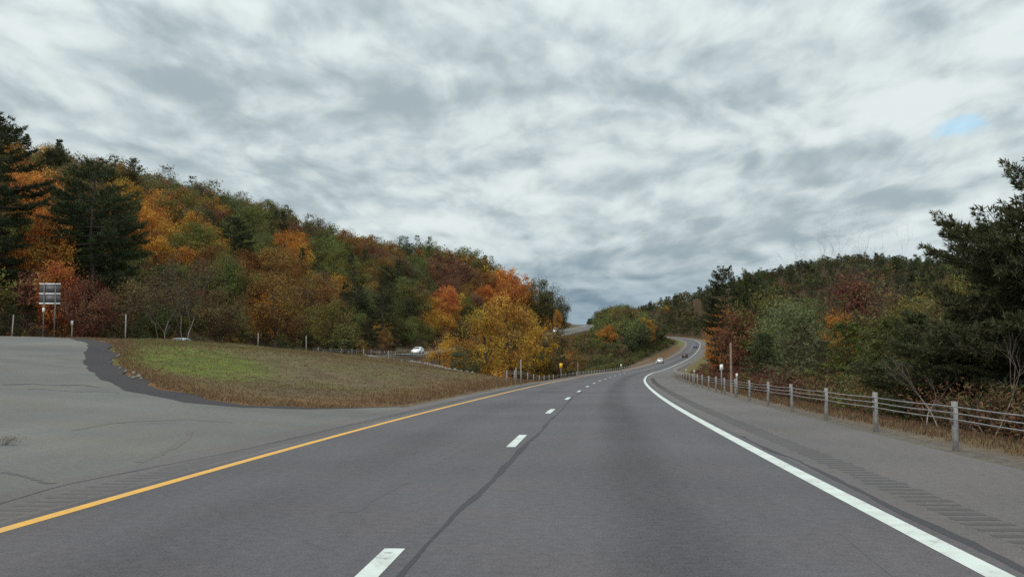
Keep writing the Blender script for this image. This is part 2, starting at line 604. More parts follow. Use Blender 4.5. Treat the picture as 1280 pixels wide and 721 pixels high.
class MB:
    """collects quads"""

    def __init__(self):
        self.v, self.f, self.n = [], [], 0

    def add(self, V, F):
        self.v.append(np.asarray(V, float))
        self.f.append(np.asarray(F, int) + self.n)
        self.n += len(V)
        return self

    def box(self, c, size, rot=None):
        c, h = np.asarray(c, float), np.asarray(size, float) / 2
        P = np.array([[x, y, z] for z in (-1, 1) for x, y in ((-1, -1), (1, -1), (1, 1), (-1, 1))]) * h
        if rot is not None:
            P = P @ np.asarray(rot).T
        return self.add(P + c, [[0, 3, 2, 1], [4, 5, 6, 7], [0, 1, 5, 4], [1, 2, 6, 5], [2, 3, 7, 6], [3, 0, 4, 7]])

    def tube(self, pts, rad, n=6, cap=True):
        pts = np.asarray(pts, float)
        rad = np.broadcast_to(np.asarray(rad, float), (len(pts),))
        d = np.gradient(pts, axis=0)
        d /= np.linalg.norm(d, axis=1)[:, None] + 1e-9
        ref = np.array([0, 0, 1.0]) if abs(d[0][2]) < .8 else np.array([1.0, 0, 0])
        a = np.cross(d, ref)
        a /= np.linalg.norm(a, axis=1)[:, None] + 1e-9
        b = np.cross(d, a)
        ang = np.arange(n) / n * 2 * np.pi
        V = (pts[:, None] + rad[:, None, None] * (np.cos(ang)[None, :, None] * a[:, None] + np.sin(ang)[None, :, None] * b[:, None])).reshape(-1, 3)
        F = []
        for i in range(len(pts) - 1):
            for j in range(n):
                k = (j + 1) % n
                F.append([i * n + j, i * n + k, (i + 1) * n + k, (i + 1) * n + j])
        self.add(V, F)
        if cap and n >= 4:
            for base in (0, (len(pts) - 1) * n):
                for j in range(1, n - 2, 2):
                    self.f.append(np.array([[base, base + j, base + j + 1, base + j + 2]]) + self.n - len(V))
                if n % 2:
                    pass
        return self

    def mesh(self, name, mat, **kw):
        return mesh_np(name, np.concatenate(self.v), np.concatenate(self.f), mat, **kw)


# ------------------------------------------------------------------ ground
XOVER_T = np.array([-4.96, -5.5, -6.0, -6.65, -7.7, -9.4, -11.9, -15.0, -19.0, -22.0, -25.8, -29.0, -32.5, -35, -37.4])
XOVER_S = np.array([34.0, 31.4, 29.5, 27.6, 26.2, 26.3, 28.4, 33.0, 39.8, 45.5, 53.0, 57.0, 60.5, 64.0, 70.0])


def xover_edge(t):
    w = 0.12 * np.sin(np.asarray(t) * 2.3) + 0.08 * np.sin(np.asarray(t) * 5.1 + 1)
    return np.interp(-np.asarray(t), -XOVER_T, XOVER_S) + w * sstep(5.2, 7, -np.asarray(t))


APRON_W = np.interp


def apron_width(t):
    return np.interp(-np.asarray(t), [5, 7, 9, 12, 15, 19, 23, 27, 31, 34, 37.4], [0.5, 1.0, 1.7, 2.3, 2.6, 2.7, 2.7, 2.0, 1.4, 1.1, 1.0])


def ground_z(s, t):
    z = ZN(s, t)
    T = TL(s)
    inside = np.minimum(np.minimum(t - SH_L, SH_R - t), 1.0)
    z = z - 0.12 * sstep(0.0, 0.3, inside)
    ins2 = LHW - np.abs(t - T)
    z = z - 0.14 * sstep(0.1, 0.9, ins2)
    m = (t < SH_L) & (t > T + LHW - .3)
    ins3 = np.where(m, xover_edge(np.clip(t, -37.4, -4.96)) + apron_width(np.clip(t, -37.4, -4.96)) - s, -1)
    z = z - 0.12 * sstep(0.2, 1.4, ins3)
    return z


def build_ground():
    ss = np.r_[np.arange(-60, 16, 4), np.arange(16, 140, 1.5), np.arange(140, 300, 4), np.arange(300, 840, 9), np.geomspace(840, 4600, 26)]
    tt = np.r_[-3500, -2400, -1600, -1100, -800, -600, -450, -350, -280, -230, -190, -165, np.arange(-150, -54, 4), np.arange(-54, -5.3, .8), -5.2, -4.96, -4.66, -2, 0, 3, 6.2, 6.55, 6.85,
               np.arange(7.2, 16, .6), np.arange(16, 60, 3), np.arange(60, 240, 14), 260, 300, 350, 420, 520, 650, 800, 1000, 1300, 1700, 2400, 3500]
    S, T = np.meshgrid(ss, tt, indexing='ij')
    X, Y = xy(S, T)
    Z = ground_z(S, T)
    Z = np.where(np.hypot(X, Y) > 2600, np.minimum(Z, 10), Z)
    n, m = S.shape
    idx = np.arange(n * m).reshape(n, m)
    F = np.stack([idx[:-1, :-1], idx[1:, :-1], idx[1:, 1:], idx[:-1, 1:]], -1).reshape(-1, 4)[:, ::-1]
    V = np.stack([X, Y, Z], -1).reshape(-1, 3)
    me = mesh_np('ground', V, F, 'ground', smooth=True)
    # what grows where
    TLs = TL(S)
    med = (T < SH_L) & (T > TLs + LHW)
    grass = np.zeros_like(S)
    for (gp, gq, gr) in ((195, 437, 6), (220, 443, 6.5), (250, 454, 5), (275, 464, 3.5), (300, 474, 2.5)):
        h = hit(gp, gq)
        if h:
            grass += med * np.exp(-(((S - h[0]) / gr) ** 2 + ((T - h[1]) / (gr * .45)) ** 2)) * (.85 + .3 * np.sin(S * .9 + T * .7))
    grass += med * np.exp(-(((S - 100) / 12) ** 2 + ((T + 33) / 3) ** 2)) * .7
    grass += (T > 7.6) * np.exp(-((T - 9.4) / 1.1) ** 2) * (0.45 + .3 * np.sin(S * .4))
    grass += ((T < SH_L) & (T > -12)) * sstep(520, 560, S) * .9
    gravel = (T > 6.5) * (1 - sstep(7.2, 8.0, T)) * .75 + (T < SH_L) * (1 - sstep(5.0, 5.6, -T)) * .5
    gravel += np.exp(-((np.abs(T - TLs) - LHW) / .9) ** 2) * .8
    s_tr = np.maximum(81 + (-T - 12) * 2.6, 80)
    gravel += med * (T < -10) * np.exp(-((S - s_tr - 3) / 2.2) ** 2) * .9
    wood = sstep(10.5, 12.5, T) + sstep(3, 6, TLs - LHW - T) + med * sstep(7, 9, -T) * sstep(112, 150, S - (-T - 12) * 1.2)
    d_ap = S - xover_edge(np.clip(T, -37.4, -4.96)) - apron_width(np.clip(T, -37.4, -4.96))
    rust = med * (1 - sstep(1.0, 6.0, d_ap)) + med * (1 - sstep(6, 9, -T)) + (T > 7) * .5
    col = np.stack([np.clip(grass, 0, 1), np.clip(gravel, 0, 1), np.clip(wood, 0, 1), np.clip(rust, 0, 1)], -1).astype(np.float32)
    a = me.attributes.new('zone', 'FLOAT_COLOR', 'POINT')
    a.data.foreach_set('color', col.ravel())
    link('ground', me, kind='structure')


build_ground()

# ------------------------------------------------------------------ carriageways


def strip(name, ss, ta, tb, dz, mat, parent=None, nt=2, zf=None, wob=None, **props):
    """sheet between offsets ta and tb (numbers or functions of s), dz above the surface"""
    ss = np.asarray(ss, float)
    a = ta(ss) if callable(ta) else np.full(len(ss), float(ta))
    b = tb(ss) if callable(tb) else np.full(len(ss), float(tb))
    w = np.linspace(0, 1, nt)
    T = a[:, None] * (1 - w) + b[:, None] * w
    S = np.broadcast_to(ss[:, None], T.shape)
    X, Y = xy(S, T)
    Z = (zf(S, T) if zf else RZ(S)) + dz
    n, m = T.shape
    idx = np.arange(n * m).reshape(n, m)
    F = np.stack([idx[:-1, :-1], idx[:-1, 1:], idx[1:, 1:], idx[1:, :-1]], -1).reshape(-1, 4)
    me = mesh_np(name, np.stack([X, Y, Z], -1).reshape(-1, 3), F, mat, uv=np.stack([T, S], -1).reshape(-1, 2), smooth=True)
    return link(name, me, parent, **props)


S_MAIN = np.r_[np.arange(-40, 300, 3.0), np.arange(300, 861, 5.0)]
road = strip('road', S_MAIN, -3.85, 3.9, 0.0, 'asphalt', nt=9, kind='structure')
shoulder_r = strip('road_shoulder', S_MAIN, 3.9, SH_R, 0.0, 'asphalt_shoulder', nt=5, kind='structure')
shoulder_l = strip('road_shoulder', S_MAIN, SH_L, -3.85, 0.0, 'asphalt_shoulder', nt=3, kind='structure')
strip('edge_line', S_MAIN, 3.57, 3.76, 0.003, 'paint_white', road)
S_Y = S_MAIN[S_MAIN < 690]
strip('edge_line', S_Y, -3.72, -3.58, 0.003, 'paint_yellow', road)
for k in range(-2, 46):
    c = 18.72 + 12.19 * k
    strip('lane_dash', np.linspace(c - 1.5, c + 1.5, 4) - (.25 if k == -1 else 0), -0.255 - (.15 if k == -1 else 0), -0.105 - (.15 if k == -1 else 0), 0.003, 'paint_white', road)


def px_line(pts):
    """pixels on the flat road -> (s, t) arrays"""
    out = [hit_flat(*p) for p in pts]
    return np.array(sorted(out))


def hit_flat(px, py):
    cx, cz = (px - 640) / FPX, (360.5 - py) / FPX
    d = np.array([cx, math.cos(PITCH) - cz * math.sin(PITCH), math.sin(PITCH) + cz * math.cos(PITCH)])
    k = -CAM_H / d[2]
    s, t = inv(np.array(d[0] * k), np.array(d[1] * k))
    return float(s), float(t)


def tar_line(pts, width, parent, seed, extra=0.0, mat='tar'):
    q = px_line(pts)
    ss = np.arange(q[0, 0], q[-1, 0], 0.35)
    r = np.random.default_rng(seed)
    wob = np.convolve(r.normal(0, 1, len(ss) + 8), np.ones(9) / 9, 'valid') * 0.05
    wid = width * (1 + 0.9 * np.convolve(r.normal(0, 1, len(ss) + 4), np.ones(5) / 5, 'valid'))
    wid = np.clip(wid, width * .5, width * 1.9)
    c = np.interp(ss, q[:, 0], q[:, 1]) + wob
    strip('tar_seam', ss, lambda s: c - wid / 2, lambda s: c + wid / 2, 0.0016, mat, parent)


tar_line([(470, 760), (500, 721), (560, 652), (600, 614), (635.6, 577), (663.8, 549.7), (680.6, 531.9), (697.5, 515), (709, 501), (716, 492.5), (728, 486)], 0.06, road, 3)
tar_line([(1400, 775), (1280, 712), (1215, 680), (1140, 647), (1090, 620), (1040, 595), (1000, 575), (960, 561), (925, 542)], 0.075, shoulder_r, 4)
tar_line([(-120, 662), (0, 629), (75, 607), (150, 592), (225, 577), (300, 562), (375, 545), (450, 527), (520, 510)], 0.05, shoulder_l, 5)


tar_line([(440, 640), (450, 632), (472, 618), (495, 605), (505, 600)], 0.16, road, 8, mat='skid')
tar_line([(540, 580), (550, 574), (565, 566), (575, 561)], 0.10, road, 9, mat='skid')
tar_line([(1120, 721), (1080, 690), (1060, 672), (1050, 664)], 0.07, road, 10, mat='skid')


# rumble grooves milled into both shoulders
def groove_mesh(w, mat):
    V = np.array([[-w / 2, -.09, 0], [w / 2, -.085, 0], [w / 2, .09, 0], [-w / 2, .085, 0]])
    return mesh_np('rumble_groove', V, np.array([[0, 1, 2, 3]]), mat, uv=V[:, :2] * 1.0)


g_me = {1: groove_mesh(0.42, 'rumble'), -1: groove_mesh(0.42, 'rumble_faint')}
for t0, par, s0, s1 in ((4.42, shoulder_r, 5.0, 40.0), (-4.16, shoulder_l, 6.5, 30.0)):
    for s in np.arange(s0, s1, 0.305):
        x, y = xy(s, t0)
        o = link('rumble_groove', g_me[1 if t0 > 0 else -1], par)
        o.location = (float(x), float(y), float(RZ(s)) + 0.0014)
        o.rotation_euler = (0, 0, -float(np.interp(s, _S, _TH)) + random.uniform(-.04, .04))
        sc = random.uniform(.8, 1.1)
        o.scale = (sc, random.uniform(.7, 1.05), 1)
for t0, par, s0, s1 in ((4.42, shoulder_r, 40.1, 110.0), (-4.16, shoulder_l, 30.1, 80.0)):
    V, F = [], []
    for i, s in enumerate(np.arange(s0, s1, 0.305)):
        for ds, dt in ((-.07, -.2), (-.07, .2), (.07, .2), (.07, -.2)):
            x, y = xy(s + ds, t0 + dt)
            V.append((float(x), float(y), float(RZ(s)) + 0.002))
        F.append([4 * i, 4 * i + 1, 4 * i + 2, 4 * i + 3])
    V = np.array(V)
    link('rumble_groove', mesh_np('rumble_groove', V, np.array(F), 'rumble_faint', uv=V[:, :2]), par, kind='stuff')

# the other carriageway
S_L = np.r_[np.arange(-40, 300, 4.0), np.arange(300, 721, 6.0)]
zl = lambda s, t: LZ(s)
road2 = strip('road', S_L, lambda s: TL(s) - LHW, lambda s: TL(s) + LHW, 0.0, 'asphalt_worn', nt=9, zf=zl, kind='structure')
strip('edge_line', S_L, lambda s: TL(s) - 3.75, lambda s: TL(s) - 3.58, 0.006, 'paint_white', road2, zf=zl)
strip('edge_line', S_L, lambda s: TL(s) + 3.58, lambda s: TL(s) + 3.75, 0.006, 'paint_yellow', road2, zf=zl)
for k in range(0, 56):
    c = 12 + 12.19 * k
    strip('lane_dash', np.linspace(c - 1.5, c + 1.5, 4), lambda s: TL(s) - .08, lambda s: TL(s) + .08, 0.006, 'paint_white', road2, zf=zl)


def build_crossover():
    """paved turnaround between the carriageways with its dark gravel edge"""
    tt = np.r_[-4.96, np.arange(-5.3, -38, -.4)]
    e = TL(np.full(len(tt), 40.0)) + LHW
    tt = tt[tt > e.max() - .01]
    tt = np.r_[tt, -37.15]

    def patch(name, s_lo, s_hi, nu, mat, dz, **props):
        u = np.linspace(0, 1, nu)
        S = s_lo[:, None] * (1 - u) + s_hi[:, None] * u
        T = np.broadcast_to(tt[:, None], S.shape)
        X, Y = xy(S, T)
        Z = ZN(S, T) + dz
        n, m = S.shape
        idx = np.arange(n * m).reshape(n, m)
        F = np.stack([idx[:-1, :-1], idx[:-1, 1:], idx[1:, 1:], idx[1:, :-1]], -1).reshape(-1, 4)
        me = mesh_np(name, np.stack([X, Y, Z], -1).reshape(-1, 3), F, mat, uv=np.stack([T, S], -1).reshape(-1, 2), smooth=True)
        return link(name, me, None, **props)
    se = xover_edge(tt)
    patch('turnaround_pavement', np.full(len(tt), -40.0), se, 190, 'asphalt_worn', 0.0, kind='structure')
    patch('gravel_edge', se, se + apron_width(tt) * (1 + .18 * np.sin(tt * 1.7) + .1 * np.sin(tt * 4.1)), 10, 'gravel_dark', 0.004, kind='structure')


build_crossover()


def ground_line(name, pts, width, mat, dz, seed, parent=None):
    """thin mark that follows the sloping pavement through the given picture points"""
    q = np.array([hit(*p) for p in pts])
    r = np.random.default_rng(seed)
    n = 10 * (len(q) - 1)
    k = np.linspace(0, len(q) - 1, n)
    s, t = (np.interp(k, np.arange(len(q)), q[:, i]) for i in (0, 1))
    s = s + np.convolve(r.normal(0, .1, n + 4), np.ones(5) / 5, 'valid')
    w = width * r.uniform(.4, 1.3, n) / 2
    ds, dt = np.gradient(s), np.gradient(t)
    ln = np.hypot(ds, dt) + 1e-6
    V = []
    for sg in (-1, 1):
        S, T = s - sg * dt / ln * w, t + sg * ds / ln * w
        X, Y = xy(S, T)
        V.append(np.stack([X, Y, ZN(S, T) + dz], -1))
    V = np.concatenate(V)
    F = np.array([[i, i + 1, n + i + 1, n + i] for i in range(n - 1)])
    link(name, mesh_np(name, V, F, mat, uv=V[:, :2]), parent)


pave = bpy.data.objects['turnaround_pavement']
ground_line('crack', [(2, 481), (40, 480), (75, 482), (100, 481), (125, 484)], .16, 'tar', .003, 1, pave)
ground_line('crack', [(35, 486), (60, 487), (95, 490), (120, 489), (150, 491)], .10, 'skid', .003, 2, pave)
ground_line('tyre_mark', [(175, 578), (200, 568), (220, 557), (236, 545), (240, 538)], .12, 'stain', .003, 3, pave)
ground_line('tyre_mark', [(5, 590), (40, 598), (70, 604)], .10, 'skid', .003, 5, pave)
ground_line('tyre_mark', [(90, 538), (130, 530), (175, 526), (230, 524), (290, 528)], .14, 'stain', .003, 6, pave)
# ------------------------------------------------------------------ plants: shapes
def unit(v):
    return v / (np.linalg.norm(v, axis=-1, keepdims=True) + 1e-9)


def cards(r, C, size, elong=1.0, up=0.0, axis=None, jit=0.4, out=None):
    """four-cornered leaf cards at centres C; axis = preferred long direction"""
    n = len(C)
    a = unit(r.normal(0, 1, (n, 3))) if axis is None else unit(axis + r.normal(0, jit, (n, 3)))
    nrm = unit(r.normal(0, 1, (n, 3)) + np.array([0, 0, up]))
    if out is not None:
        nrm = unit(r.normal(0, .55, (n, 3)) + out + np.array([0, 0, .35]))
    b = unit(np.cross(a, nrm))
    sz = size * r.uniform(.6, 1.35, (n, 1))
    la, lb = a * sz * elong, b * sz
    k = r.uniform(.25, .6, (n, 1))
    bend = nrm * sz * .18
    V = np.stack([C - la * .5, C + lb * .5 * k + bend, C + la * .5, C - lb * .5 * k + bend], 1).reshape(-1, 3)
    F = np.arange(4 * n).reshape(-1, 4)
    return V, F


class Foliage:
    def __init__(self):
        self.V, self.var = [], []

    def add(self, V, var):
        self.V.append(V)
        self.var.append(np.repeat(var, 4) if len(var) * 4 == len(V) else var)

    def arrays(self):
        V = np.concatenate(self.V)
        return V, np.arange(len(V)).reshape(-1, 4), np.concatenate(self.var)


def limb_path(r, a, b, n=5, sag=0.12):
    a, b = np.asarray(a, float), np.asarray(b, float)
    t = np.linspace(0, 1, n)[:, None]
    p = a * (1 - t) + b * t
    L = np.linalg.norm(b - a)
    p[1:-1] += r.normal(0, .05 * L, (n - 2, 3))
    p[:, 2] += (np.sin(np.pi * t[:, 0]) * sag * L)
    return p


def broadleaf(seed, H=12.0, R=4.0, base=.22, clumps=46, per=60, size=.42, shape='round', gaps=.12):
    """returns (crown arrays, trunk MB); unit tree of height H standing at the origin"""
    r = np.random.default_rng(seed)
    wood, fol = MB(), Foliage()
    lean = r.normal(0, .02 * H, 2)
    tp = np.array([[lean[0] * t ** 2 + r.normal(0, .04), lean[1] * t ** 2 + r.normal(0, .04), t * H * .82] for t in np.linspace(0, 1, 7)])
    tp[0, :2] = 0
    wood.tube(tp, np.linspace(H * .019, H * .004, 7), 7)
    zc, rz = H * (base + 1) / 2, H * (1 - base) / 2
    pts = []
    while len(pts) < clumps:
        d = unit(r.normal(0, 1, 3))
        rad = r.uniform(.35, .95) ** .6
        p = d * rad
        prof = 1.0
        if shape == 'oval':
            prof = .8 + .2 * (1 - abs(p[2]))
        elif shape == 'spread':
            prof = .75 + .35 * p[2]
        pts.append([p[0] * R * prof + lean[0] * .7, p[1] * R * prof + lean[1] * .7, zc + p[2] * rz * .92])
    pts = np.array(pts)
    order = np.argsort(-pts[:, 2])
    for i, p in enumerate(pts):
        if i % 4 == 0:
            k = np.clip((p[2] - .3 * R) / (H * .82), .15, .9)
            j = int(k * 6 * .75)
            wood.tube(limb_path(r, tp[j], p, 4, .08), np.linspace(H * .007, H * .002, 4), 4, cap=False)
        cr = R * r.uniform(.2, .4)
        n = int(per * r.uniform(.6, 1.4))
        if r.random() < gaps:
            n = int(n * .35)
        q = unit(r.normal(0, 1, (n, 3))) * (r.uniform(.15, 1, (n, 1)) ** .5) * cr * np.array([1.15, 1.15, .8])
        o_ = unit(p + q - np.array([0, 0, zc - .2 * rz])) * .6 + unit(q) * .6
        V, F = cards(r, p + q, size, 1.25, out=o_)
        cv = r.uniform(.15, .85)
        fol.add(V, np.clip(cv + r.normal(0, .16, n), 0, 1))
    # stray sprays break the outline
    n = int(clumps * per * .07)
    d = unit(r.normal(0, 1, (n, 3)))
    q = d * np.array([R, R, rz]) * r.uniform(.9, 1.09, (n, 1)) + np.array([lean[0] * .7, lean[1] * .7, zc])
    fol.add(cards(r, q, size * .9, 1.3, up=.3)[0], r.uniform(.1, .9, n))
    return fol.arrays(), wood


def pine(seed, H=16.0, R=4.2, base=.2, whorl=.75, per=5, tuft=.36, needles=6, fine=1.0, top='round', droop=0.0):
    """white pine: tiers of level limbs with up-swept feathery ends"""
    r = np.random.default_rng(seed)
    wood, fol = MB(), Foliage()
    n = 10
    tp = np.array([[.15 * math.sin(i * .9), .12 * math.sin(i * 1.3 + 1), H * .985 * i / (n - 1)] for i in range(n)])
    tp[0, :2] = 0
    wood.tube(tp, np.linspace(H * .018, H * .0025, n), 7)
    z = H * base
    tips = []
    while z < H * .985:
        f = (z / H - base) / (1 - base)
        if top == 'round':
            prof = min(1.0, .55 + 1.2 * f) * (1 - f ** 4) ** .5
        else:
            prof = (1 - f) ** .75 * .95 + .05
        m = max(3, int(per * r.uniform(.7, 1.3)))
        a0 = r.uniform(0, 6.28)
        for j in range(m):
            if r.random() < .1:
                continue
            a = a0 + j * 6.283 / m + r.normal(0, .25)
            L = R * prof * r.uniform(.55, 1.15)
            if L < .25:
                L = .25
            rise = L * (r.uniform(.0, .22) + .45 * f ** 2 - droop)
            d = np.array([math.cos(a), math.sin(a), 0])
            zz = z + r.uniform(-.25, .25) * whorl
            k = np.interp(zz, tp[:, 2], np.arange(n))
            st = np.array([np.interp(zz, tp[:, 2], tp[:, 0]), np.interp(zz, tp[:, 2], tp[:, 1]), zz])
            t = np.linspace(0, 1, 5)[:, None]
            P = st + d * L * t + np.array([0, 0, 1]) * (rise * t ** 1.6 - .05 * L * np.sin(np.pi * t))
            P[1:] += r.normal(0, .02 * L, (4, 3))
            wood.tube(P, np.linspace(max(.012, .012 * L + .01), .008, 5), 4, cap=False)
            # side branchlets carry the needle tufts
            nb = max(3, int(L * 2.6 * fine))
            for q in np.linspace(.28, 1.0, nb):
                c = np.array([np.interp(q, t[:, 0], P[:, i]) for i in range(3)])
                w = (1 - q) * .55 * L + .18 * L * .5 + .12
                for sd in ((-1, 1) if q < .97 else (0,)):
                    ang = a + sd * r.uniform(.5, 1.05)
                    dd = np.array([math.cos(ang), math.sin(ang), r.uniform(.0, .28)])
                    e = c + dd * w * r.uniform(.5, 1.1)
                    nt_ = max(2, int(np.linalg.norm(e - c) * 3.2 * fine))
                    for h in np.linspace(.35, 1, nt_):
                        tips.append(np.r_[c + (e - c) * h, dd, f])
        z += whorl * r.uniform(.75, 1.2) * (1 - .35 * f)
    tips = np.array(tips)
    C = np.repeat(tips[:, :3], needles, 0)
    D = np.repeat(tips[:, 3:6], needles, 0)
    ax = unit(D * .7 + np.array([0, 0, .35]) + r.normal(0, .55, C.shape))
    V, F = cards(r, C + ax * tuft * .45, tuft * .36, 2.7, up=.4, axis=ax, jit=.1)
    tv = np.repeat(r.uniform(.2, .8, len(tips)), needles)
    fol.add(V, np.clip(tv + r.normal(0, .12, len(C)), 0, 1))
    return fol.arrays(), wood


def shrub(seed, H=2.5, R=1.6, stems=9, per=50, size=.2, open_=.0):
    r = np.random.default_rng(seed)
    wood, fol = MB(), Foliage()
    for i in range(stems):
        a = r.uniform(0, 6.28)
        rr = R * r.uniform(.2, 1.0)
        tip = np.array([math.cos(a) * rr, math.sin(a) * rr, H * r.uniform(.55, 1.0) * (1 - .3 * (rr / R) ** 2)])
        P = limb_path(r, (math.cos(a) * .12, math.sin(a) * .12, 0), tip, 5, .15)
        wood.tube(P, np.linspace(.022 * H / 2.5, .006, 5), 4, cap=False)
        for h in (.45, .65, .82, 1.0):
            c = np.array([np.interp(h, np.linspace(0, 1, 5), P[:, k]) for k in range(3)])
            n = int(per * (1 - open_) * r.uniform(.5, 1.3) / 3)
            q = c + r.normal(0, .17 * R + .12, (n, 3)) * np.array([1, 1, .8])
            q[:, 2] = np.maximum(q[:, 2], .05)
            V, F = cards(r, q, size, 1.4, out=unit(q - np.array([0, 0, H * .3])))
            fol.add(V, np.clip(r.uniform(.2, .8) + r.normal(0, .15, n), 0, 1))
    return fol.arrays(), wood


def bare(seed, H=7.0, R=2.0, stems=4, depth=4, thick=.05, leaves=60, size=.25):
    """leafless or nearly leafless crown of twigs"""
    r = np.random.default_rng(seed)
    wood, twig, fol = MB(), MB(), Foliage()
    ends = []

    def grow(p, d, L, rad, lev):
        q = p + d * L
        m = (p + q) / 2 + r.normal(0, .06 * L, 3)
        (wood if lev < 1 else twig).tube([p, m, q], [rad, rad * .8, rad * .6], 5 if lev < 2 else 4 if lev < 3 else 3, cap=False)
        if lev >= depth:
            ends.append(q)
            return
        for _ in range(3 if lev else 4):
            dd = unit(d + r.normal(0, .42, 3) + np.array([0, 0, .12]))
            grow(q if r.random() < .6 else m, dd, L * r.uniform(.55, .82), rad * .55, lev + 1)
    for i in range(stems):
        a = r.uniform(0, 6.28)
        d = unit(np.array([math.cos(a) * R / H * r.uniform(.2, .9), math.sin(a) * R / H * r.uniform(.2, .9), 1]))
        grow(np.array([math.cos(a) * .2, math.sin(a) * .2, 0.0]), d, H * r.uniform(.36, .46), thick * r.uniform(.7, 1.1), 0)
    ends = np.array(ends)
    if leaves and len(ends):
        q = ends[r.integers(0, len(ends), leaves)] + r.normal(0, .3, (leaves, 3))
        fol.add(cards(r, q, size, 1.2)[0], r.uniform(0, 1, leaves))
    return fol, wood, twig


# ------------------------------------------------------------------ plants: prototypes (mesh data shared by copies)
PROTO = {}


def reg(kind, H, R, gen, leafmat='leaf', barkmat='bark'):
    (V, F, var), wood = gen
    z = V[:, 2].max()
    PROTO.setdefault(kind, []).append(dict(H=z, R=R, V=V, var=var, crown=mesh_np(kind + '_crown', V, F, leafmat, var=var), trunk=wood.mesh(kind + '_trunk', barkmat, smooth=True)))


for i in range(5):
    reg('broadleaf', 12, 4.2, broadleaf(100 + i, 12, 4.2 + .3 * (i % 3), .14, 64, 105, .30, ('round', 'oval', 'spread')[i % 3]))
for i in range(3):
    reg('poplar', 9, 2.4, broadleaf(140 + i, 9, 2.7, .03, 70, 110, .19, 'oval'))
for i in range(4):
    reg('pine', 16, 4.0, pine(200 + i, 16, 4.0 + .3 * (i % 2), .10 + .05 * (i % 2), 1.0, 6, .40, 8, 1.15, 'round' if i % 2 else 'cone'), 'needle')
for i in range(3):
    reg('spruce', 12, 2.6, pine(230 + i, 12, 2.6, .06, .55, 6, .34, 5, .8, 'cone', droop=.2), 'needle')
for i in range(3):
    reg('young_pine', 5, 2.2, pine(250 + i, 5.5, 2.2, .03, .42, 6, .26, 7, 1.7, 'cone'), 'needle')
for i in range(5):
    reg('shrub', 2.5, 1.6, shrub(300 + i, 2.5, 1.7, 11, 60, .17))
for i in range(2):
    reg('thicket', 2.2, 1.8, shrub(320 + i, 2.3, 1.9, 13, 46, .12, .2))
# low-detail versions for the mass of the woods
MASS = {'broadleaf': [broadleaf(400 + i, 12, 4.3, .12, 30, 30, .66)[0] for i in range(4)],
        'pine': [pine(420 + i, 15, 3.8, .12, 1.5, 5, .9, 2, .42, 'round' if i else 'cone')[0] for i in range(2)],
        'spruce': [pine(430 + i, 12, 2.4, .05, 1.0, 5, .75, 2, .5, 'cone', droop=.15)[0] for i in range(2)],
        'tiny': [broadleaf(440 + i, 12, 4.3, .12, 12, 12, 1.5)[0] for i in range(3)],
        'tinyspruce': [pine(450 + i, 12, 2.5, .05, 1.5, 4, 1.25, 2, .35, 'cone', droop=.1)[0] for i in range(2)]}

PAL = {'dark_green': (0.089, 0.095, 0.045), 'pine_green': (0.062, 0.072, 0.037), 'olive': (0.167, 0.147, 0.046), 'green': (0.144, 0.151, 0.052),
       'sage': (0.161, 0.163, 0.078), 'rust': (0.235, 0.120, 0.042), 'orange': (0.50, 0.185, 0.040), 'amber': (0.46, 0.225, 0.042), 'red_brown': (0.193, 0.089, 0.057),
       'crimson': (0.176, 0.057, 0.048), 'yellow': (0.42, 0.205, 0.035), 'brown': (0.155, 0.115, 0.056), 'grey_brown': (0.145, 0.098, 0.062), 'red_orange': (0.48, 0.140, 0.040)}
WORD = {'dark_green': 'dark green', 'pine_green': 'blackish green', 'olive': 'olive', 'green': 'mid green', 'sage': 'pale sage green', 'rust': 'rusty brown', 'orange': 'bright orange',
        'amber': 'amber orange', 'red_brown': 'reddish brown', 'crimson': 'dark crimson', 'yellow': 'golden yellow', 'brown': 'dull brown', 'grey_brown': 'greyish brown', 'red_orange': 'fiery red-orange'}


def tint_of(name, r, amt=.14):
    c = np.array(PAL[name])
    return tuple(np.clip(c * r.uniform(1 - amt, 1 + amt) * r.normal(1, .05, 3), .008, .6)) + (1.0,)


PLANTS = []        # (root, kind, colour, px, py) for naming


def plant(kind, name, cat, x, y, z, H, colour, label, group=None, width=1.0, idx=None, rz=None, r=random):
    P = PROTO[kind][r.randrange(len(PROTO[kind])) if idx is None else idx]
    sc = H / P['H']
    root = thing(name, label, cat, (x, y, z - .08), r.uniform(0, 6.28) if rz is None else rz, group)
    root.scale = (sc * width, sc * width, sc)
    nr = np.random.default_rng(r.randrange(10 ** 6))
    crown = link('crown' if cat == 'tree' else 'foliage', P['crown'], root)
    crown.color = tint_of(colour, nr)
    link('trunk' if cat == 'tree' else 'stems', P['trunk'], root)
    return root


class Mass:
    """many small trees gathered in one mesh"""

    def __init__(self):
        self.V, self.var, self.t = [], [], []

    def add(self, kind, x, y, z, H, colour, r, width=1.0):
        V, F, var = MASS[kind][int(r.integers(len(MASS[kind])))]
        sc = H / V[:, 2].max()
        a = r.uniform(0, 6.28)
        W = V * np.array([sc * width, sc * width, sc])
        c, s = math.cos(a), math.sin(a)
        W = np.stack([W[:, 0] * c - W[:, 1] * s, W[:, 0] * s + W[:, 1] * c, W[:, 2]], -1) + np.array([x, y, z - .2])
        self.V.append(W)
        self.var.append(var)
        self.t.append(np.repeat(np.array([tint_of(colour, r)[:3]]), len(V), 0))

    def build(self, name, label, cat):
        V = np.concatenate(self.V)
        me = mesh_np(name, V, np.arange(len(V)).reshape(-1, 4), 'leaf_mass', var=np.concatenate(self.var), tint=np.concatenate(self.t))
        link(name, me, None, kind='stuff', label=label, category=cat)


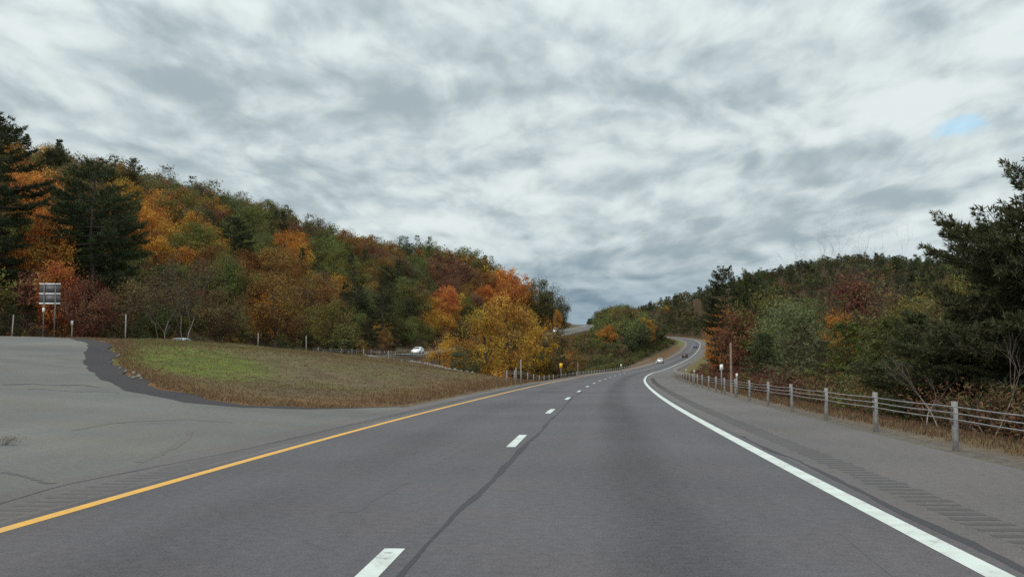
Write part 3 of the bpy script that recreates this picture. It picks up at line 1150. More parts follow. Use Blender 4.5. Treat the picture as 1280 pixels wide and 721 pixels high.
# ------------------------------------------------------------------ the wooded hill on the far side of the other carriageway
PATCH = [(175, 265, 34, 20, 'orange'), (150, 255, 18, 10, 'amber'), (45, 260, 34, 28, 'orange'), (55, 300, 28, 40, 'rust'), (75, 330, 22, 40, 'red_orange'), (200, 300, 16, 14, 'amber'), (240, 318, 13, 13, 'orange'), (255, 258, 16, 8, 'amber'),
         (100, 385, 36, 30, 'red_brown'), (125, 360, 12, 40, 'red_orange'), (340, 350, 40, 30, 'rust'), (365, 305, 16, 16, 'orange'), (378, 318, 10, 10, 'amber'), (330, 368, 16, 24, 'orange'), (400, 275, 60, 12, 'rust'), (470, 300, 60, 16, 'rust'), (445, 296, 20, 10, 'orange'),
         (560, 345, 34, 26, 'red_brown'), (590, 355, 30, 16, 'rust'), (628, 368, 36, 22, 'red_orange'), (556, 370, 14, 10, 'red_orange'), (640, 358, 26, 20, 'orange'), (686, 380, 16, 30, 'amber'), (680, 370, 12, 12, 'orange'),
         (560, 392, 24, 20, 'amber'), (440, 330, 30, 14, 'olive'), (520, 335, 14, 8, 'green'), (305, 295, 40, 30, 'green'), (400, 320, 40, 30, 'green'), (480, 375, 20, 25, 'dark_green'), (320, 250, 30, 10, 'rust'), (290, 285, 30, 14, 'green')]


def hill_colour(px, py, r):
    for (a, b, rx, ry, c) in PATCH:
        if ((px - a) / rx) ** 2 + ((py - b) / ry) ** 2 < r.uniform(.5, 1.25):
            return c
    u = r.random()
    for c, p in (('olive', .24), ('green', .15), ('dark_green', .12), ('brown', .15), ('rust', .17), ('sage', .03), ('red_brown', .06), ('amber', .05), ('grey_brown', .03)):
        if u < p:
            return c
        u -= p
    return 'olive'


MARKS = [(-30, 'near the edge pine'), (8, 'above the first white post'), (40, 'above the road sign'), (84, 'behind the big rounded pine'), (130, 'above the tallest post'), (185, 'above the birches'),
         (245, 'past the birches'), (300, 'above the short bank post'), (352, 'above the tall bank post'), (405, 'above the bank end'), (450, 'above the stone ditch'), (490, 'above the thin post'),
         (520, 'above the white car'), (556, 'above the amber sapling'), (594, 'above the golden trees'), (640, 'over the tallest golden tree'), (672, 'near the far cars')]


def hill_place(px):
    return [m for x, m in MARKS if px >= x or x == -30][-1]


ORD = ('first', 'second', 'third', 'fourth', 'fifth', 'sixth', 'seventh', 'eighth', 'ninth', 'tenth')
NUM = {2: 'two', 3: 'three', 4: 'four', 5: 'five', 6: 'six', 7: 'seven', 8: 'eight', 9: 'nine', 10: 'ten'}


def build_hill():
    r = np.random.default_rng(21)
    cand = []
    cells = {}
    for _ in range(16000):
        s = r.uniform(55, 500)
        tp = 4 + 96 * r.random() ** .8
        t = float(TL(s)) - LHW - tp
        gap = 4.1 if tp > 8 else 3.4
        if s < 150 and tp < 24:
            continue
        x, y = xy(s, t)
        x, y = float(x), float(y)
        k = (int(x // 6), int(y // 6))
        if any((x - a) ** 2 + (y - b) ** 2 < gap ** 2 for i in (-1, 0, 1) for j in (-1, 0, 1) for (a, b) in cells.get((k[0] + i, k[1] + j), ())):
            continue
        z = float(ZN(s, t))
        H = r.uniform(7, 12.5) if tp > 9 else r.uniform(5, 9)
        if s > 440:
            H *= .5
        px, py = proj(x, y, z + H * .65)
        if px < -130 or px > 714:
            continue
        if px > 690 and y > 430:
            continue
        cells.setdefault(k, []).append((x, y))
        cand.append((x, y, z, H, px, py, tp))
    # how much of each shows: keep the ones whose top rises over what stands in front
    cand.sort(key=lambda c: c[1])
    sky = np.full(900, 2000.0)
    shown = []
    for c in cand:
        x, y, z, H, px, py, tp = c
        top = proj(x, y, z + H)[1]
        w = H * .3 * FPX / y
        a, b = int(max(0, px - w + 130)), int(min(899, px + w + 130))
        if b <= a:
            continue
        vis = np.clip(sky[a:b] - top, 0, H * FPX / y).mean() * (b - a)
        inner = slice(a + (b - a) // 5, b - (b - a) // 5 + 1)
        sky[inner] = np.minimum(sky[inner], top + .12 * H * FPX / y)
        shown.append((vis, c))
    shown.sort(key=lambda v: -v[0])
    mass = Mass()
    n = 0
    picks = []
    for vis, (x, y, z, H, px, py, tp) in shown:
        col = hill_colour(px, py, r)
        u = r.random()
        low = px < 330 and tp < 25
        if col in ('dark_green', 'green') and u < (.55 if col == 'dark_green' else .15) or (col not in ('orange', 'amber', 'red_orange') and u < .10):
            kind, col = ('pine' if r.random() < .7 else 'spruce'), ('dark_green' if r.random() < .6 else 'pine_green')
            H *= 1.18
        else:
            kind = 'broadleaf'
        if px > 714 - 30 and kind == 'pine':
            kind = 'broadleaf'
        if n < 245 and px > -60:
            h = 'on the ridge' if tp > 62 else 'high up' if tp > 44 else 'halfway up' if tp > 28 else 'low down' if tp > 12 else 'at the hill foot'
            lab = '%s %s %s %s' % (WORD[col], {'pine': 'pine', 'spruce': 'spruce', 'broadleaf': 'tree'}[kind], h, hill_place(px))
            picks.append((lab, px, kind, x, y, z, H, col, r.uniform(.8, 1.15)))
            n += 1
        elif vis > 1 or r.random() < .5:
            mass.add(kind, x, y, z, H, col, r, r.uniform(.8, 1.1))
    same = {}
    for k in sorted(picks, key=lambda k: k[1]):
        same.setdefault(k[0], []).append(k)
    for lab, ks in same.items():
        for i, (_, px, kind, x, y, z, H, col, wd) in enumerate(ks):
            l = lab if len(ks) == 1 else '%s, %s from left' % (lab, ORD[i])
            plant(kind, {'pine': 'pine_tree', 'spruce': 'spruce_tree', 'broadleaf': 'autumn_tree'}[kind], 'tree', x, y, z, H, col, l, 'trees of the wooded hill', width=wd)
    for _ in range(330):
        s = r.uniform(50, 155)
        tp = r.uniform(5, 26)
        t = float(TL(s)) - LHW - tp
        x, y = xy(s, t)
        u = r.random()
        mass.add('pine' if u < .3 else 'broadleaf', float(x), float(y), float(ZN(s, t)), r.uniform(2.5, 6.5), 'dark_green' if u < .5 else ('brown', 'olive', 'red_brown', 'green')[int(r.integers(4))], r, 1.15)
    # scrub along the foot and on the slope between the trunks
    for _ in range(700):
        s = r.uniform(50, 470)
        tp = 3.2 + 50 * r.random() ** 2
        t = float(TL(s)) - LHW - tp
        x, y = xy(s, t)
        mass.add('broadleaf', float(x), float(y), float(ZN(s, t)), r.uniform(1.5, 4.0), ('brown', 'olive', 'dark_green', 'rust', 'red_brown', 'grey_brown')[int(r.integers(6))], r, 1.3)
    mass.build('hillside_wood', 'mottled autumn wood filling the hillside between the taller trees', 'wood')


build_hill()


def far_wood():
    """the distant ridge on the right and the rise at the end of the road"""
    r = np.random.default_rng(33)
    mass = Mass()
    for _ in range(7500):
        px = r.uniform(735, 1330)
        d = r.uniform(330, 1350) if px < 905 else r.uniform(300, 980)
        x = (px - 640) / FPX * d
        s, t = inv(np.array(x), np.array(d))
        s, t = float(s), float(t)
        if (t < 20 and s < 860) or (t < 40 and s < 560 and px < 900):
            continue
        if t < 26 and s < 860 and r.random() < .3:
            continue
        z = float(ZN(s, t))
        if z < 3 and d < 450 and r.random() < .5:
            continue
        spr = r.random() < .5
        H = r.uniform(5, 8.5) * (1.2 if spr else 1.0)
        u = r.random()
        col = ('pine_green' if u < .5 else 'dark_green') if spr else ('dark_green' if u < .42 else 'green' if u < .62 else 'olive' if u < .76 else 'brown' if u < .93 else 'rust' if u < .985 else 'amber')
        mass.add('tinyspruce' if spr else 'tiny', x, d, z, H, col, r, r.uniform(1.1, 1.5))
    mass.build('far_wood', 'dark conifer and autumn wood covering the distant ridge beyond the road bend', 'wood')


far_wood()


def median_wood():
    """trees and brush on the island between the two carriageways"""
    r = np.random.default_rng(44)
    n = 0
    rnd = random.Random(5)
    mass = Mass()
    for i in range(1200):
        s = r.uniform(128, 560)
        T = float(TL(s))
        t = r.uniform(T + LHW + 2.5, SH_L - 3.2) if i % 3 else r.uniform(-16, SH_L - 3.2)
        w = (SH_L - t) / (SH_L - T - LHW)
        x, y = xy(s, t)
        x, y = float(x), float(y)
        z = float(ZN(s, t))
        px, py = proj(x, y, z)
        # nothing hides the other carriageway where the photograph shows it
        top_lim = 1e9
        if 694 < px < 750:
            top_lim = max(.8, CAM_H + (453 - (421 - (px - 694) * .16)) * y / FPX - z)
        if 455 < px < 560:
            continue
        H = min(r.uniform(3, 7.5) if s > 330 else r.uniform(2, 5), top_lim)
        if 750 < px < 838 and s > 340:
            H = r.uniform(7, 12) * (1 - .35 * abs(px - 785) / 50)
        if w < .25 or px > 838:
            H = min(H, r.uniform(1.4, 2.6) if w > .1 else r.uniform(.8, 1.6))
        if px > 842 and s > 380:
            continue
        u = r.random()
        if px < 745:
            col = 'rust' if u < .3 else 'brown' if u < .55 else 'green' if u < .75 else 'olive'
        else:
            col = 'green' if u < .36 else 'olive' if u < .62 else 'brown' if u < .8 else 'rust' if u < .9 else 'sage'
        if w < .4:
            col = 'dark_green' if u < .35 else 'green' if u < .7 else 'brown' if u < .9 else 'red_brown'
        mass.add('broadleaf', x, y, z, H, col, r, r.uniform(1.0, 1.5))
    for _ in range(46):
        px, d = r.uniform(604, 696), r.uniform(112, 165)
        x, y, z = at_col(px, d)
        H = CAM_H + (453 - r.uniform(398, 440)) * d / FPX - z
        mass.add('broadleaf', x, y, z, max(H, 1.5), ('amber', 'yellow', 'rust', 'olive', 'brown', 'yellow')[int(r.integers(6))], r, r.uniform(.7, 1.0))
    mass.build('median_brush', 'tangled green and brown brush covering the island between the two carriageways', 'brush')
    # named trees on the island: column, top row in the photograph, distance
    spec = [(548, 425, 118, 'amber', 'amber orange sapling standing just behind the brown slope of the island', 1.1),
            (608, 380, 104, 'yellow', 'golden yellow tree, left half of the tall pair beside the road rail', 1.0),
            (636, 362, 112, 'amber', 'tallest golden amber tree on the island beside the road', 1.05),
            (668, 392, 122, 'yellow', 'golden yellow tree, right half of the tall pair beside the road rail', 1.0),
            (692, 412, 130, 'rust', 'rusty tree at the end of the golden row on the island', 1.2),
            (580, 428, 100, 'dark_green', 'bushy green tree between the amber sapling and the golden trees', 1.3),
            (566, 410, 128, 'amber', 'thin orange tree rising behind the amber sapling', .9),
            (759, 404, 330, 'orange', 'small orange tree poking out of the island brush', .9),
            (716, 430, 200, 'rust', 'rust brown tree in the brush below the far cars', 1.3),
            (805, 396, 380, 'amber', 'amber tree on the island crest beside the road bend', 1.0)]
    for px, top, d, col, lab, wd in spec:
        x, y, z = at_col(px, d)
        H = (CAM_H + (453 - top) * d / FPX - z) * 1.04
        plant('poplar' if d < 300 and col != 'green' else 'broadleaf', 'autumn_tree', 'tree', x, y, z, H, col, lab, width=wd, r=rnd)
    for px, top, d, col, lab in [(572, 456, 96, 'dark_green', 'dark green shrub at the foot of the bushy green tree'), (598, 462, 92, 'brown', 'low brown shrub under the golden trees'),
                                 (622, 455, 97, 'amber', 'orange-leaved shrub under the golden trees'), (557, 468, 98, 'olive', 'olive shrub on the edge of the brown slope'),
                                 (645, 452, 110, 'brown', 'brown shrub behind the tall steel post'), (590, 452, 104, 'dark_green', 'dark shrub in the shade of the golden trees')]:
        x, y, z = at_col(px, d)
        plant('shrub', 'shrub', 'shrub', x, y, z, max(1.0, CAM_H + (453 - top) * d / FPX - z), col, lab, width=1.3, r=rnd)


median_wood()


def left_trees():
    rnd = random.Random(9)
    spec = [  # kind, px, top, d, colour, width, label
        ('pine', -14, 132, 106, 'pine_green', 1.1, 'tall dark pine cut by the edge of the picture, layered limbs against the sky', 1),
        ('pine', 112, 190, 116, 'pine_green', 1.0, 'big dark pine with rounded top rising over the road sign', 1),
        ('pine', 88, 222, 122, 'dark_green', .95, 'shorter pine just beside the big rounded pine', 3),
        ('pine', 140, 232, 124, 'dark_green', .95, 'pine leaning against the other side of the big rounded pine', 3),
        ('broadleaf', 52, 262, 112, 'orange', .8, 'orange maple between the edge pine and the big rounded pine', None),
        ('broadleaf', 105, 335, 103, 'red_brown', .9, 'red-brown maple glowing low under the big rounded pine', None),
        ('broadleaf', 72, 318, 104, 'red_orange', .75, 'fiery red maple behind the road sign panels', None),
        ('young_pine', 12, 378, 96, 'dark_green', 1.1, 'bushy young pine behind the first white post', None),
        ('young_pine', 176, 388, 106, 'dark_green', 1.0, 'bushy young pine behind the tall white post', None),
        ('broadleaf', 160, 345, 112, 'brown', .9, 'brown oak at the wood edge beside the birches', None),
        ('broadleaf', 275, 350, 120, 'brown', 1.0, 'brown oak at the wood edge past the birches', None),
        ('broadleaf', 345, 338, 132, 'rust', 1.15, 'broad rusty oak behind the wooden posts on the bank', None),
        ('broadleaf', 415, 372, 150, 'olive', 1.1, 'olive tree at the wood edge above the stone ditch', None),
        ('pine', 432, 350, 158, 'pine_green', .9, 'dark pine at the wood edge above the stone ditch', 0),
        ('broadleaf', 482, 408, 175, 'rust', .8, 'small orange-brown tree behind the white car', None),
        ('broadleaf', 690, 351, 398, 'dark_green', .8, 'tall dark green tree at the steep road end of the wooded hill', None),
        ('broadleaf', 703, 371, 392, 'dark_green', .7, 'last dark tree of the wooded hill, dropping to the far road', None),
        ('broadleaf', 676, 341, 404, 'dark_green', .8, 'dark tree on the shoulder of the hill before it drops', None),
        ('broadleaf', 697, 385, 386, 'amber', .6, 'slim amber tree under the last dark trees of the hill', None),
        ('pine', 478, 345, 178, 'dark_green', .9, 'dark pine standing behind the small orange-brown tree', 2)]
    for kind, px, top, d, col, wd, lab, idx in spec:
        x, y, z = at_col(px, d)
        H = CAM_H + (453 - top) * d / FPX - z
        nm = 'pine_tree' if 'pine' in kind else 'maple_tree' if 'maple' in lab else 'oak_tree' if 'oak' in lab else 'autumn_tree'
        plant(kind, nm, 'tree', x, y, z, H, col, lab, width=wd, idx=idx, r=rnd)
    # birches: white leaning stems under a thin brown crown
    for k, (px, top, d, lab) in enumerate([(205, 352, 108, 'first white-stemmed birch with thin grey-brown crown by the other road'),
                                           (232, 345, 109, 'last white-stemmed birch with thin grey-brown crown by the other road')]):
        x, y, z = at_col(px, d)
        H = CAM_H + (453 - top) * d / FPX - z
        fol, wood, twig = bare(600 + k, H * 1.05, H * .35, 2, 4, .055, 2400, .2)
        root = thing('birch_tree', lab, 'tree', (x, y, z - .1), k * 2.0, 'birches at the wood edge')
        link('trunk', wood.mesh('trunk', 'bark_pale', smooth=True), root)
        link('branches', twig.mesh('branches', 'twig_grey'), root)
        V, F, var = fol.arrays()
        o = link('crown', mesh_np('crown', V, F, 'leaf', var=var), root)
        o.color = PAL['grey_brown'] + (1,)


left_trees()


def right_wood():
    rnd = random.Random(13)
    spec = [
        ('pine', 907, 328, 122, 'pine_green', .75, 'pine with ragged spreading top at the road bend', 'pine_tree', 1),
        ('pine', 941, 331, 126, 'dark_green', .7, 'second ragged pine just past the first at the road bend', 'pine_tree', 3),
        ('broadleaf', 903, 372, 128, 'orange', .55, 'slim orange maple under the ragged pines', 'maple_tree', None),
        ('broadleaf', 900, 400, 165, 'red_orange', .5, 'red-orange maple right at the edge of the bending road', 'maple_tree', None),
        ('broadleaf', 925, 378, 112, 'red_brown', .9, 'red-brown tree below the ragged pines', 'autumn_tree', None),
        ('broadleaf', 965, 352, 112, 'olive', 1.0, 'olive tree behind the tall wooden marker post', 'autumn_tree', None),
        ('broadleaf', 985, 370, 82, 'sage', 1.0, 'pale sage tree just past the tall wooden marker post', 'autumn_tree', None),
        ('broadleaf', 1012, 362, 92, 'green', 1.0, 'mid green tree in the wood beside the orange maple', 'autumn_tree', None),
        ('broadleaf', 1046, 379, 86, 'orange', .6, 'round bright orange maple in the middle of the green wood', 'maple_tree', None),
        ('broadleaf', 1035, 352, 104, 'brown', 1.0, 'brown tree behind the round orange maple', 'autumn_tree', None),
        ('broadleaf', 1075, 332, 98, 'red_brown', 1.0, 'tall reddish brown tree with bare twigs on top', 'autumn_tree', None),
        ('broadleaf', 1110, 345, 92, 'brown', 1.0, 'brown tree between the bare-topped tree and the big pine', 'autumn_tree', None),
        ('broadleaf', 1145, 362, 74, 'olive', 1.0, 'olive tree beside the big pine', 'autumn_tree', None),
        ('broadleaf', 1180, 352, 66, 'brown', 1.0, 'brown-leaved tree behind the big pine', 'autumn_tree', None),
        ('young_pine', 1000, 400, 62, 'sage', 1.2, 'pale bushy young pine behind the fifth rail post', 'pine_tree', None),
        ('young_pine', 1060, 395, 52, 'green', 1.2, 'bushy young pine behind the fourth rail post', 'pine_tree', None),
        ('young_pine', 1108, 388, 46, 'green', 1.2, 'bushy young pine between the second and third rail posts', 'pine_tree', None),
        ('young_pine', 1150, 380, 42, 'dark_green', 1.2, 'dark young pine behind the second rail post', 'pine_tree', None),
        ('young_pine', 1195, 376, 40, 'dark_green', 1.3, 'dark young pine under the big pine', 'pine_tree', None),
        ('young_pine', 955, 412, 76, 'dark_green', 1.2, 'dark young pine near the tall wooden marker post', 'pine_tree', None),
        ('young_pine', 1088, 408, 60, 'sage', 1.2, 'pale young pine in the shade of the brown trees', 'pine_tree', None),
        ('young_pine', 1030, 418, 54, 'sage', 1.2, 'pale low young pine behind the third rail post', 'pine_tree', None),
        ('broadleaf', 1215, 330, 78, 'olive', 1.0, 'olive tree glimpsed through the big pine', 'autumn_tree', None),
        ('broadleaf', 1265, 330, 70, 'dark_green', 1.1, 'dark tree filling the gap behind the big pine', 'autumn_tree', None),
        ('young_pine', 1240, 385, 37, 'pine_green', 1.3, 'blackish young pine at the foot of the big pine', 'pine_tree', None),
        ('young_pine', 1290, 380, 34, 'pine_green', 1.3, 'blackish young pine half out of the picture', 'pine_tree', None)]
    for kind, px, top, d, col, wd, lab, nm, idx in spec:
        x, y, z = at_col(px, d)
        H = CAM_H + (453 - top) * d / FPX - z
        plant(kind, nm, 'tree', x, y, z, H, col, lab, width=wd, idx=idx, r=rnd)
    # the big near pine with long feathery tips
    x, y, z = at_col(1318, 30.0)
    (V, F, var), wood = pine(777, 9.0, 5.7, .01, .42, 7, .20, 9, 2.3, 'cone')
    root = thing('pine_tree', 'big near pine with feathery up-swept tips beside the shoulder', 'tree', (x, y, z - .1), .5)
    o = link('crown', mesh_np('crown', V, F, 'needle', var=var), root)
    o.color = (.088, .09, .046, 1)
    link('trunk', wood.mesh('trunk', 'bark', smooth=True), root)
    # filler wood behind, down to the ground
    mass = Mass()
    r = np.random.default_rng(55)
    for _ in range(620):
        s = r.uniform(34, 330)
        t = 17 + 75 * r.random() ** .9
        x, y = xy(s, t)
        x, y = float(x), float(y)
        px, py = proj(x, y, 0.0)
        if px > 1400 or y < 40 or px - 3.4 * FPX / y < 884:
            continue
        z = float(ZN(s, t))
        top = np.interp(px, [840, 880, 905, 960, 1000, 1070, 1130, 1200, 1300], [412, 402, 376, 372, 366, 350, 360, 362, 360]) + r.uniform(0, 46)
        H = min(CAM_H + (453 - top) * y / FPX - z, r.uniform(7, 13))
        if H < 1.2:
            continue
        u = r.random()
        col = 'green' if u < .24 else 'olive' if u < .5 else 'sage' if u < .6 else 'brown' if u < .8 else 'red_brown' if u < .9 else 'dark_green'
        mass.add('broadleaf', x, y, z, H, col, r, r.uniform(.8, 1.1))
    mass.build('roadside_wood', 'green and brown wood behind the row of young pines', 'wood')
    low = Mass()
    for _ in range(420):
        s = 100 + 400 * r.random()
        t = r.uniform(9.2, 26)
        x, y = xy(s, t)
        low.add('broadleaf', float(x), float(y), float(ZN(s, t)), r.uniform(.5, 1.3) * (1 + .08 * (t - 9)), ('crimson', 'red_brown', 'brown', 'olive')[int(r.integers(4))], r, 1.6)
    low.build('verge_brush', 'low crimson and brown brush lining the outside of the road bend', 'brush')
    # shrubs along the verge, crimson sumac by the bend
    k = 0
    shr = [(890, 118, 1.7, 'crimson'), (897, 104, 2.0, 'crimson'), (908, 92, 2.4, 'crimson'), (924, 84, 2.6, 'crimson'), (941, 74, 2.6, 'crimson'), (957, 66, 2.6, 'crimson'), (975, 61, 2.5, 'crimson'), (992, 56, 2.4, 'red_brown'),
           (1010, 51, 2.2, 'crimson'), (1028, 47, 2.2, 'red_brown'), (893, 140, 1.7, 'crimson'), (930, 68, 1.6, 'olive'), (1046, 44, 1.9, 'brown'), (1065, 41, 1.8, 'green'), (1085, 38, 2.0, 'red_brown'),
           (1105, 35.5, 1.8, 'brown'), (1126, 33, 1.8, 'olive'), (1150, 31, 2.0, 'brown'), (1172, 29.5, 1.9, 'red_brown'), (1196, 28, 1.6, 'brown'), (1218, 27, 1.8, 'crimson'), (1242, 26, 1.7, 'red_brown'), (1268, 25, 1.9, 'brown'), (1296, 24, 2.0, 'red_brown'), (1168, 34, 2.6, 'rust'), (1140, 37, 2.6, 'dark_green'), (1225, 32, 2.6, 'dark_green'), (1262, 29, 2.4, 'pine_green')]
    order = sorted(range(len(shr)), key=lambda i: shr[i][0])
    words = 'first second third fourth fifth sixth seventh eighth ninth tenth eleventh twelfth thirteenth fourteenth fifteenth sixteenth seventeenth eighteenth nineteenth twentieth'.split()
    cnt = {}
    for i in order:
        px, d, H, col = shr[i]
        cnt[col] = cnt.get(col, 0) + 1
        x, y, z = at_col(px, d)
        s, t = inv(np.array(x), np.array(float(d)))
        if t < 9.6:
            x, y = xy(float(s), 9.8 + .5 * rnd.random())
            x, y = float(x), float(y)
            z = float(ZN(float(s), 9.9))
        kind = 'thicket' if col in ('crimson', 'red_brown') else 'shrub'
        plant(kind, 'sumac_shrub' if col == 'crimson' else 'shrub', 'shrub', x, y, z, H, col, '%s %s behind the cable rail, counting from the bend' % (words[cnt[col] - 1], WORD[col] + ' shrub'), 'shrubs along the cable rail', width=1.05, r=rnd)
    # pale dead stems leaning over the verge
    for j, (px, d, H, lean, lab) in enumerate([(1178, 24.0, 2.3, -.65, 'pale dead sapling leaning towards the second rail post'), (1222, 24.5, 2.7, .45, 'pale dead sapling leaning away behind the near rail post'),
                                               (1150, 24.0, 1.5, .5, 'small bare stem between the near two rail posts'), (1252, 22.0, 1.4, -.4, 'thin bare stem past the near rail post')]):
        x, y, z = at_col(px, d)
        fol, wood, twig = bare(700 + j, H, .8, 1, 3, .014, 0, .10)
        root = thing('dead_sapling', lab, 'sapling', (x, y, z - .05), 0, 'dead saplings on the verge')
        root.rotation_euler = (0, lean * .6, rnd.uniform(0, .5))
        link('stem', wood.mesh('stem', 'bark_pale'), root)
        link('twigs', twig.mesh('twigs', 'twig_grey'), root)
    # bare twigs standing out of the brown trees
    for j, (px, top, d) in enumerate([(1072, 303, 98), (1050, 312, 101), (1088, 312, 100)]):
        x, y, z = at_col(px, d)
        H = CAM_H + (453 - top) * d / FPX - z
        fol, wood, twig = bare(720 + j, H, 3.0, 3, 5, .05, 0, .2)
        root = thing('bare_tree', ('tallest bare-twigged tree on the skyline of the near wood', 'bare-twigged tree on the road-bend side of the tallest bare one', 'bare-twigged tree on the big-pine side of the tallest bare one')[j], 'tree', (x, y, z - .1), j * 1.3, 'bare trees over the brown crowns')
        link('trunk', wood.mesh('trunk', 'twig_grey', smooth=True), root)
        link('branches', twig.mesh('branches', 'twig_grey'), root)


right_wood()


def grasses():
    r = np.random.default_rng(66)
    V, var, tint = [], [], []

    def scatter(n, fs, h0, h1, cols, w=.0035):
        s, t = fs(n)
        x, y = xy(s, t)
        z = ground_z(s, t)
        m = len(s)
        B = np.stack([x, y, z], -1)
        k = 3
        B = np.repeat(B, k, 0) + np.c_[r.normal(0, .09, (m * k, 2)), np.zeros(m * k)]
        h = r.uniform(h0, h1, (m * k, 1))
        a = r.uniform(0, 6.28, m * k)
        side = np.c_[np.cos(a), np.sin(a), np.zeros(m * k)] * (w * (1 + np.hypot(B[:, 0], B[:, 1]) / 16))[:, None]
        lean = np.c_[r.normal(0, .3, (m * k, 2)), np.ones(m * k)]
        tip = B + lean * h
        mid = B + lean * h * .5
        V.append(np.stack([B - side, B + side, tip, mid - side * .9], 1).reshape(-1, 3))
        c = np.array([PALG[q] for q in cols])[r.integers(0, len(cols), m * k)]
        tint.append(np.repeat(c, 4, 0))
        var.append(np.repeat(r.uniform(0.1, .9, m * k), 4))
    PALG = {'dry': (.19, .12, .07), 'straw': (.24, .18, .10), 'rust': (.18, .095, .055), 'green': (.14, .165, .045), 'olive': (.155, .145, .06), 'dark': (.11, .075, .055)}

    def bank(n):
        t = -r.uniform(5.2, 38, n)
        s = xover_edge(t) + apron_width(t) * 1.12 + r.uniform(0, 1, n) ** 1.2 * (100 - .2 * t - 30)
        e = TL(s) + LHW + .4
        k = (t > e) & (s < 165) & ~((s > 120) & (t > -9))
        return s[k], t[k]
    scatter(52000, bank, .02, .07, ['dry', 'olive', 'dry', 'straw', 'rust', 'dry', 'rust'])

    def bank_green(n):
        t = r.normal(-25, 3.2, n)
        s = 62 - (t + 25) * -1.6 + r.normal(0, 6, n)
        k = (s > xover_edge(np.clip(t, -37, -5)) + apron_width(t) + 2.5) & (t > TL(s) + LHW + 1) & (t < -7)
        return s[k], t[k]
    scatter(9000, bank_green, .02, .065, ['green', 'green', 'green', 'straw'])

    def crest(n):
        s = r.uniform(60, 135, n)
        return s, TL(s) + LHW + r.uniform(.6, 4.5, n)
    scatter(5000, crest, .04, .16, ['dry', 'straw', 'green', 'dark'])

    def lip(n):
        t = -r.uniform(6, 36, n)
        return xover_edge(t) + apron_width(t) * 1.1 + np.abs(r.normal(0, 1.2, n)), t
    scatter(4000, lip, .03, .11, ['rust', 'dry', 'straw'])

    def left_edge(n):
        s = r.uniform(34, 150, n)
        return s, SH_L - .25 - np.abs(r.normal(0, .9, n))
    scatter(5000, left_edge, .05, .2, ['rust', 'dry', 'rust', 'straw'])

    def verge(n):
        s = 9 + 130 * r.random(n) ** 1.7
        return s, 7.55 + np.abs(r.normal(0, 1.6, n))
    scatter(9000, verge, .03, .15, ['dry', 'rust', 'dark', 'dark', 'rust'], .003)

    def left_far(n):
        s = r.uniform(50, 240, n)
        return s, TL(s) - LHW - .5 - r.uniform(0, 3, n)
    scatter(4000, left_far, .2, .7, ['dry', 'rust', 'dark', 'green'])
    Vc = np.concatenate(V)
    link('grass', mesh_np('grass', Vc, np.arange(len(Vc)).reshape(-1, 4), 'leaf_mass', var=np.concatenate(var), tint=np.concatenate(tint)), None, kind='stuff',
         label='dry rust and green grass on the banks and verges', category='grass')


grasses()
# ------------------------------------------------------------------ road furniture
def head(s):
    return -float(np.interp(s, _S, _TH))


def post_mesh(w=.075, d=.10, h=.80, below=.25):
    """steel I-beam post with a chamfered top"""
    mb = MB()
    mb.box((0, -d / 2 + .006, (h - below) / 2), (w, .012, h + below))
    mb.box((0, d / 2 - .006, (h - below) / 2), (w, .012, h + below))
    mb.box((0, 0, (h - below) / 2 - .004), (.012, d - .0245, h + below - .01))
    return mb.mesh('post', 'steel')


def hook_mesh():
    mb = MB()
    mb.box((0, 0, 0), (.03, .045, .05))
    mb.tube([(0, -.02, -.02), (0, -.05, -.025), (0, -.055, .02)], [.008] * 3, 4)
    return mb.mesh('hook', 'steel')


POST, HOOK = post_mesh(), hook_mesh()
CABLES = (.70, .60, .50)


def cable_rail(label, s0, s1, t0, zf, step=4.88, side=-1, lean=.035, tall=None):
    """three steel cables hooked to a row of posts"""
    x, y = xy(s0, t0(s0))
    root = thing('cable_rail', label, 'guard rail', (0, 0, 0))
    rnd = random.Random(int(s0 * 10))
    ss = np.arange(s0, s1, step)
    tops = []
    for s in ss:
        tt = float(t0(s))
        x, y = xy(s, tt)
        z = float(zf(s, tt))
        o = link('post', POST, root)
        o.location = (float(x), float(y), z + rnd.uniform(-.02, .02))
        o.rotation_euler = (rnd.uniform(-lean, lean), rnd.uniform(-lean, lean), head(s) + rnd.uniform(-.06, .06))
        if abs(s) < 60:
            for c in CABLES:
                h = link('hook', HOOK, o)
                h.location = (side * .05, 0, c)
        tops.append(s)
    fs = np.arange(s0 - (14 if s0 < 20 else 2), s1, 1.22)
    for c in CABLES:
        P = []
        for s in fs:
            tt = float(t0(s)) + side * .065
            x, y = xy(s, tt)
            sag = .014 * (1 - math.cos(2 * math.pi * (s - s0) / step)) / 2
            P.append((float(x), float(y), float(zf(s, float(t0(s)))) + c - sag))
        mb = MB().tube(P, .011, 5)
        link('cable', mb.mesh('cable', 'steel_cable', smooth=True), root)
    return root


cable_rail('long three-cable guard rail along the paved shoulder beside the wood', 12.75, 300, lambda s: 6.95 + 0 * s, lambda s, t: RZ(s) - .04)
cable_rail('three-cable guard rail beside the yellow line below the golden trees', 74, 330, lambda s: -6.1 + 0 * s, ZN, side=1)
cable_rail('cable guard rail on the far edge of the other carriageway', 62, 300, lambda s: TL(s) - LHW - .8, ZN, side=1)
cable_rail('cable guard rail on the grass side of the other carriageway past the bank', 128, 420, lambda s: TL(s) + LHW + .7, ZN, side=-1)


